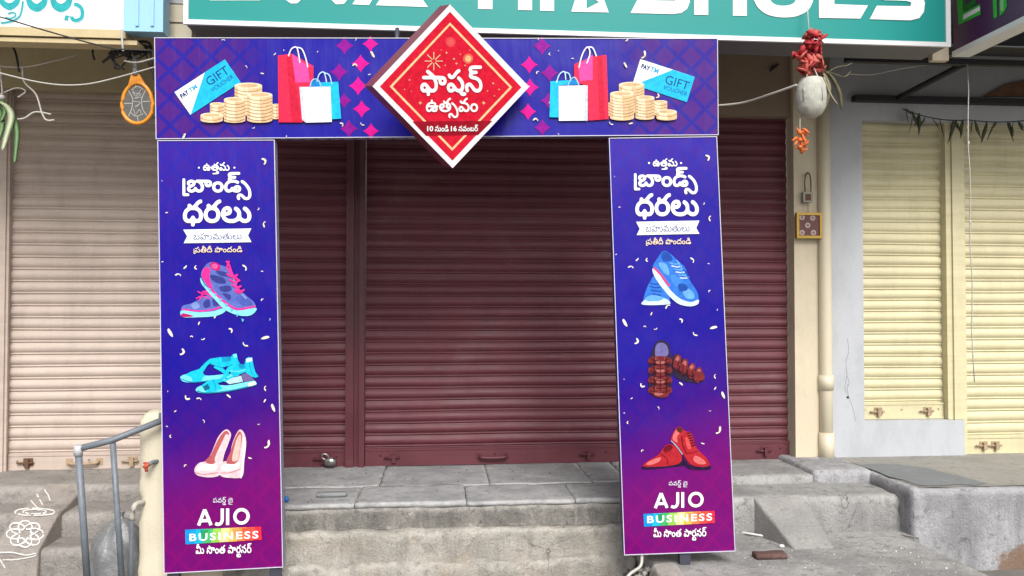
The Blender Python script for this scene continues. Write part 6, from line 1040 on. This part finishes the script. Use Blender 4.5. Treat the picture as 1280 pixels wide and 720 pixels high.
strip(pl, 200, 500, 3.275, [(104, 530), (415, 517), (418, 571), (106, 590)], ('BUSINESS', (122, 577), (282, -12), (0, -31), WH, .022, 1.25), (148, 588, 376, 646, WH, 4))
strip(pr, 760, 500, 3.6, [(158, 512), (478, 497), (480, 552), (162, 569)], ('BUSINESS', (175, 553), (292, -12), (0, -33), WH, .022, 1.25), (203, 574, 441, 634, WH, 4))

# --- shoe pictures
B1, B2, B3, PKS, PKD, AQ, AQ2 = (92, 110, 190), (58, 62, 140), (130, 150, 214), (240, 50, 150), (196, 24, 108), (140, 226, 244), (90, 190, 226)
art.use(200, 310, 3.7875).start(.004)
art.blob([(100, 310), (108, 275), (150, 262), (200, 235), (250, 215), (290, 240), (305, 290), (260, 312), (160, 326), (108, 326)], B1)
art.blob([(104, 296), (180, 304), (250, 300), (306, 284), (310, 300), (262, 322), (170, 328), (108, 326)], AQ)
art.line([(106, 290), (180, 298), (250, 292), (304, 272)], 7, PKS); art.blob([(104, 310), (130, 312), (160, 324), (108, 326)], PKD)
art.poly([(150, 268), (176, 255), (190, 280), (160, 290)], B3, 3); art.poly([(205, 262), (232, 240), (240, 272), (215, 284)], B2, 3); art.poly([(250, 240), (276, 236), (286, 262), (258, 276)], B2, 3)
for l in ([(172, 240), (200, 228), (236, 240)], [(180, 205), (205, 218), (248, 216)], [(186, 248), (215, 210), (246, 232)], [(198, 210), (220, 204), (256, 212)]): art.line(l, 6, PKS)
art.blob([(196, 130), (215, 85), (245, 66), (278, 78), (330, 96), (352, 130), (368, 180), (410, 225), (448, 258), (454, 292), (420, 312), (370, 305), (320, 285), (270, 235), (225, 185)], B1)
art.blob([(194, 140), (215, 175), (262, 222), (318, 272), (370, 296), (452, 284), (454, 300), (425, 320), (370, 318), (310, 292), (258, 240), (200, 172)], AQ)
art.line([(200, 128), (225, 168), (270, 222), (322, 266), (372, 290), (452, 276)], 9, PKS)
art.blob([(200, 125), (215, 92), (240, 100), (236, 140), (250, 190), (225, 165)], PKS); art.blob([(238, 78), (256, 66), (282, 78), (286, 104), (262, 106), (246, 96)], PKD); art.blob([(246, 80), (262, 74), (276, 84), (270, 98), (254, 96)], (250, 90, 160))
for q in ([(238, 128), (300, 140), (312, 168), (262, 162)], [(282, 185), (330, 178), (340, 200), (300, 208)], [(268, 108), (318, 116), (322, 134), (286, 130)], [(296, 215), (336, 222), (330, 246)]): art.poly(q, B2, 3)
art.poly([(366, 225), (410, 235), (440, 265), (400, 272), (366, 250)], (76, 92, 176), 3); art.line([(352, 150), (372, 200), (412, 240)], 8, B3)
for k in range(8): x_ = 205 + k * 26; y_ = 165 + k * 24; art.poly([(x_, y_), (x_ + 14, y_ + 6), (x_ + 6, y_ + 18)], AQ2)
for l in ([(316, 62), (330, 80), (340, 110), (356, 150)], [(330, 62), (322, 95), (350, 130), (372, 150)], [(318, 122), (345, 136), (372, 126)], [(330, 148), (356, 162), (382, 152)], [(342, 172), (366, 186), (388, 180)], [(355, 198), (376, 206), (400, 200)], [(372, 150), (362, 180), (384, 206)], [(360, 205), (380, 212), (402, 196)]): art.line(l, 9, PKS)
art.build('printed_sneakers', pl)
C1, C2, C3 = (22, 196, 226), (14, 150, 196), (120, 226, 240)
art.use(200, 310, 3.7875).start(.004)
art.blob([(98, 610), (120, 598), (160, 596), (230, 604), (300, 598), (352, 596), (372, 600), (370, 612), (320, 618), (240, 628), (150, 636), (108, 630)], C3)
art.line([(100, 618), (150, 634), (240, 627), (320, 617), (372, 606)], 5, (30, 140, 180), 4)
art.poly([(120, 600), (150, 584), (190, 572), (200, 584), (214, 604), (196, 630), (158, 634), (150, 612)], C1)
art.poly([(186, 574), (212, 546), (238, 524), (256, 528), (224, 558), (204, 590)], C1); art.poly([(238, 524), (290, 516), (336, 514), (342, 552), (296, 566), (262, 556), (240, 548)], C1); art.poly([(290, 516), (336, 514), (339, 534), (296, 540)], C2)
art.poly([(336, 516), (348, 502), (364, 500), (370, 530), (382, 552), (366, 556), (342, 552)], C1); art.poly([(348, 502), (364, 500), (366, 516), (352, 520)], C3)
art.poly([(262, 556), (296, 566), (324, 590), (334, 604), (318, 608), (290, 584), (256, 566)], C1); art.line([(240, 548), (262, 556), (296, 566)], 4, C2)
art.blob([(172, 666), (200, 650), (250, 646), (320, 650), (380, 640), (440, 628), (456, 634), (454, 648), (400, 662), (310, 680), (220, 686), (180, 682)], C3)
art.line([(176, 676), (220, 685), (310, 678), (400, 660), (454, 644)], 6, (30, 140, 180), 4); art.poly([(418, 640), (452, 630), (455, 646), (420, 655)], (236, 226, 214))
art.poly([(196, 652), (226, 630), (252, 620), (276, 640), (300, 664), (268, 678), (222, 682), (210, 664)], C1); art.poly([(204, 656), (228, 642), (240, 664), (214, 676)], (16, 100, 140)); art.line([(252, 622), (264, 650), (262, 676)], 4, C2)
art.poly([(252, 622), (290, 618), (312, 582), (326, 558), (342, 562), (326, 594), (306, 630), (274, 640)], C1)
art.poly([(326, 558), (372, 548), (404, 550), (410, 586), (374, 600), (340, 598), (332, 580)], C1); art.poly([(372, 548), (404, 550), (407, 568), (378, 572)], C2); art.line([(332, 580), (374, 584), (408, 574)], 4, C3)
art.poly([(402, 552), (408, 524), (420, 516), (438, 518), (444, 552), (452, 584), (468, 608), (456, 614), (430, 606), (410, 590)], C1); art.poly([(410, 524), (438, 519), (440, 534), (412, 542)], (214, 230, 238)); art.line([(424, 540), (432, 580), (450, 606)], 4, C2)
art.poly([(386, 600), (410, 590), (436, 608), (450, 626), (400, 634)], (112, 96, 150)); art.poly([(300, 622), (360, 610), (386, 604), (396, 632), (330, 644)], (180, 214, 226)); art.line([(306, 630), (350, 606), (374, 600)], 9, C1, 3)
art.build('printed_sandals', pl)
H1, H2, H3, H4 = (232, 200, 206), (206, 150, 158), (182, 92, 96), (250, 232, 236)
art.use(200, 500, 3.275).start(.004)
art.blob([(142, 284), (160, 258), (190, 248), (212, 215), (240, 150), (272, 120), (292, 140), (280, 180), (262, 230), (250, 300), (210, 316), (155, 308)], H1)
art.blob([(186, 250), (210, 222), (240, 160), (268, 126), (284, 140), (262, 180), (238, 240), (215, 262)], H3); art.blob([(225, 240), (258, 165), (272, 140), (282, 150), (262, 200), (240, 250)], H1)
art.blob([(150, 285), (170, 266), (205, 262), (236, 268), (226, 286), (180, 290)], H4); art.line([(144, 296), (180, 304), (240, 296)], 5, H2)
art.blob([(244, 280), (258, 254), (282, 240), (300, 170), (325, 122), (345, 134), (354, 175), (346, 250), (338, 312), (290, 318), (250, 310)], H1)
art.blob([(272, 254), (290, 210), (306, 160), (326, 128), (338, 150), (330, 200), (322, 244), (296, 266)], H3); art.blob([(296, 244), (312, 170), (328, 140), (334, 160), (326, 215), (318, 246)], (236, 190, 180))
art.blob([(250, 282), (264, 262), (300, 262), (330, 256), (318, 280), (280, 290)], H4); art.line([(250, 298), (290, 296), (336, 280)], 5, H2); art.poly([(340, 150), (354, 175), (346, 250), (338, 312), (330, 312), (340, 230)], H4, 2)
art.build('printed_heels', pl)
Q1, Q2, Q3, Q4 = (52, 118, 214), (30, 76, 168), (104, 168, 240), (206, 226, 246)
art.use(760, 300, 3.429).start(.004)
art.blob([(150, 260), (160, 220), (178, 180), (200, 152), (230, 165), (250, 200), (262, 240), (258, 272), (200, 276), (152, 276)], Q1); art.blob([(150, 262), (190, 242), (240, 250), (262, 262), (256, 276), (152, 278)], Q4); art.blob([(160, 248), (190, 236), (235, 246), (222, 260), (170, 262)], Q3)
for k in range(4): art.line([(176 + k * 4, 182 + k * 16), (200, 190 + k * 14), (232 - k * 2, 184 + k * 18)], 5, Q2)
art.blob([(190, 120), (210, 80), (236, 48), (262, 56), (300, 90), (330, 120), (348, 170), (382, 225), (384, 268), (350, 280), (300, 262), (250, 210), (215, 160)], Q1)
art.blob([(190, 122), (220, 150), (255, 200), (300, 246), (350, 266), (386, 256), (382, 276), (345, 284), (295, 270), (245, 222), (200, 160)], Q4); art.line([(196, 118), (224, 148), (262, 198)], 8, (232, 60, 110))
art.blob([(226, 66), (240, 50), (262, 58), (276, 84), (256, 92), (236, 90)], Q2); art.poly([(215, 98), (250, 105), (262, 150), (238, 140)], Q3, 3); art.poly([(270, 150), (318, 165), (300, 200), (272, 180)], (66, 136, 228), 3); art.poly([(318, 200), (362, 222), (368, 250), (330, 248)], Q3, 3); art.poly([(300, 190), (330, 190), (340, 212), (310, 220)], Q2, 3)
for k in range(6): art.line([(262 + k * 9, 98 + k * 13), (288 + k * 8, 104 + k * 12), (306 + k * 7, 98 + k * 13)], 5, Q4 if k % 2 else Q3)
art.line([(292, 86), (312, 120), (320, 150), (346, 160)], 5, Q3); art.line([(318, 128), (336, 140), (342, 165)], 5, Q2)
art.build('printed_trainers', pr)
S1, S2, S3 = (122, 42, 46), (70, 18, 26), (176, 100, 98)
art.use(760, 300, 3.429).start(.004)
art.blob([(190, 470), (208, 436), (236, 430), (262, 450), (270, 510), (272, 590), (268, 650), (240, 676), (200, 672), (176, 640), (176, 560), (182, 500)], (46, 36, 60))
art.blob([(205, 452), (232, 440), (254, 458), (254, 495), (205, 500)], (110, 104, 160))
art.blob([(274, 500), (300, 490), (350, 540), (400, 560), (414, 590), (400, 608), (340, 608), (290, 588), (268, 550)], (46, 36, 60))
for k, y_ in enumerate((505, 545, 588, 630)):
    art.poly([(176, y_), (222, y_ - 8), (268, y_), (270, y_ + 24), (222, y_ + 18), (174, y_ + 24)], S1, 2); art.poly([(205, y_ - 2), (240, y_ - 4), (240, y_ + 12), (205, y_ + 12)], S3, 2)
art.poly([(206, 500), (240, 500), (244, 660), (206, 660)], S1); 
for y_ in (515, 555, 598, 640): art.poly([(208, y_), (238, y_), (240, y_ + 14), (208, y_ + 14)], S3, 2); art.line([(180, y_ + 18), (206, y_ + 14)], 4, S2); art.line([(240, y_ + 14), (268, y_ + 18)], 4, S2)
art.blob([(184, 648), (222, 640), (262, 646), (250, 672), (205, 670)], S1); art.blob([(195, 655), (222, 650), (235, 660), (210, 666)], S3)
for k in range(4):
    x_ = 285 + k * 30; y_ = 500 + k * 18; art.poly([(x_ - 10, y_ + 40), (x_ + 6, y_ - 8), (x_ + 28, y_ + 2), (x_ + 12, y_ + 58)], S1, 2); art.poly([(x_, y_ + 18), (x_ + 10, y_ - 2), (x_ + 20, y_ + 4), (x_ + 12, y_ + 28)], S3, 2)
art.line([(284, 520), (340, 552), (400, 585)], 14, S1, 2)
for k in range(9):
    y_ = 506 + k * 17; art.line([(178, y_), (222, y_ + 12), (266, y_ - 2)], 2.5, S2, 2)
for x_ in (196, 222, 248): art.line([(x_, 500), (x_ + 3, 580), (x_, 655)], 2.5, S2, 2)
for k in range(6): art.line([(282 + k * 20, 505 + k * 11), (276 + k * 21, 540 + k * 10), (292 + k * 18, 572 + k * 6)], 2.5, S2, 2)
art.line([(280, 545), (330, 572), (392, 596)], 2.5, S2, 2); art.blob([(372, 570), (400, 564), (412, 588), (396, 602), (366, 598)], S1)
art.build('printed_sandals', pr)
O1, O2, O3, O4 = (176, 36, 46), (110, 14, 28), (222, 112, 112), (34, 20, 54)
art.use(760, 500, 3.6).start(.004)
art.blob([(154, 300), (200, 296), (270, 296), (330, 270), (352, 276), (350, 292), (290, 300), (200, 310), (156, 310)], O4)
art.blob([(156, 296), (178, 274), (225, 246), (252, 210), (280, 198), (318, 215), (332, 258), (320, 284), (270, 296), (200, 300)], O1); art.blob([(170, 288), (200, 268), (236, 258), (228, 276), (196, 290)], O3); art.line([(235, 242), (262, 262), (268, 292)], 4, O2); art.poly([(250, 214), (278, 200), (290, 216), (262, 232)], O2, 3)
for k in range(4): art.line([(248 + k * 7, 222 - k * 5), (262 + k * 7, 240 - k * 4)], 4, O2)
art.blob([(330, 240), (360, 290), (420, 300), (458, 296), (456, 310), (400, 312), (352, 300)], O4)
art.blob([(282, 180), (296, 140), (318, 118), (345, 138), (375, 150), (398, 215), (440, 258), (456, 292), (420, 300), (370, 288), (335, 240), (310, 205)], O1); art.blob([(290, 175), (300, 140), (316, 124), (326, 140), (310, 165), (312, 190)], O3); art.blob([(306, 132), (318, 120), (336, 134), (322, 148)], (90, 40, 30))
art.blob([(390, 250), (420, 262), (440, 284), (410, 288), (384, 272)], O3); art.line([(352, 240), (380, 236), (402, 228)], 4, O2); art.line([(330, 160), (334, 200), (352, 240)], 5, O2); art.blob([(345, 170), (360, 172), (372, 215), (356, 215)], (226, 80, 84))
for k in range(6): art.line([(352 + k * 4, 150 + k * 11), (372 + k * 4, 146 + k * 11)], 5, (60, 12, 30))
art.line([(282, 182), (306, 206), (334, 244)], 5, (150, 160, 190))
art.build('printed_shoes', pr)

# --- the red diamond
yaw, dip = R(30), R(15)                       # turned a little to the right of the arch and tipped towards the street
cN = Vector((math.cos(PSI) * math.sin(yaw) - math.sin(PSI) * math.cos(yaw), -math.sin(PSI) * math.sin(yaw) - math.cos(PSI) * math.cos(yaw), -math.sin(dip))).normalized()
DC = CAM + ray(563, 108) * 3.84
dia = Art(DC, cN).use(450, 0, 3.2727)
out = [(368, 18), (692, 355), (379, 688), (51, 353)]
b = MB(); f = [dia.at(p, 0) for p in out]; bk = [v - cN * .115 for v in f]
M_dside = flat('maroon_diamond_side', (122, 36, 62), .45, .84); M_dface = flat('white_diamond_face', (248, 246, 250), .4, .8, spec=.2)
i = b.pts(f); j = b.pts(bk)
b.face(i[::-1], M_dface); b.face(j, M_dside)
for k in range(4): b.face([i[k], i[(k + 1) % 4], j[(k + 1) % 4], j[k]], M_dside)
dd_ = b.build('diamond_sign', arch)
dia.start(.0006); art = dia
RED = (222, 28, 56)
art.poly([(368, 48), (660, 357), (378, 657), (81, 354)], RED)
art.ring([(368, 92), (623, 357), (377, 617), (121, 354)], [(368, 104), (611, 357), (377, 605), (133, 354)], (246, 214, 160))
art.poly([(214, 497), (542, 494), (482, 553), (270, 556)], (160, 18, 40))
art.ell(370, 172, 21, 21, (236, 74, 84)); art.ell(370, 172, 13, 13, (232, 96, 92)); art.ell(442, 240, 21, 21, (240, 110, 84)); art.ell(442, 240, 13, 13, (250, 190, 140))
for k in range(8): t = k * math.pi / 4; art.line([(301 + 8 * math.cos(t), 250 + 8 * math.sin(t)), (301 + 37 * math.cos(t), 250 + 37 * math.sin(t))], 3.5, (250, 214, 170), 0)
for x, y, s in ((353, 216, 6), (383, 241, 6), (393, 260, 6), (347, 267, 4), (201, 327, 5), (181, 366, 4), (209, 373, 3), (245, 421, 9), (504, 421, 9), (543, 341, 6), (567, 366, 5), (548, 392, 4), (408, 222, 4), (428, 268, 5), (520, 372, 4), (330, 205, 3), (447, 205, 3)):
    art.poly([(x + s, y), (x + s * .25, y + s * .25), (x, y + s), (x - s * .25, y + s * .25), (x - s, y), (x - s * .25, y - s * .25), (x, y - s), (x + s * .25, y - s * .25)], (250, 206, 150))
art.build('printed_border', dd_)
art.start(.004)
art.word('fashion', 245, 268, 499, 393, WH); art.word('utsavam', 268, 400, 481, 483, WH)
art.text('10', (273, 537), (25, 0), (0, -22), WH, .03); art.text('16', (370, 537), (24, 0), (0, -22), WH, .03)
art.word('nundi', 305, 511, 361, 538, WH); art.word('navambar', 401, 510, 481, 537, WH)
art.build('lettering', dd_)
b = MB(); b.tube([DC - cN * .11, DC - cN * .26], .03, M_tube, 6); b.build('mount', dd_)
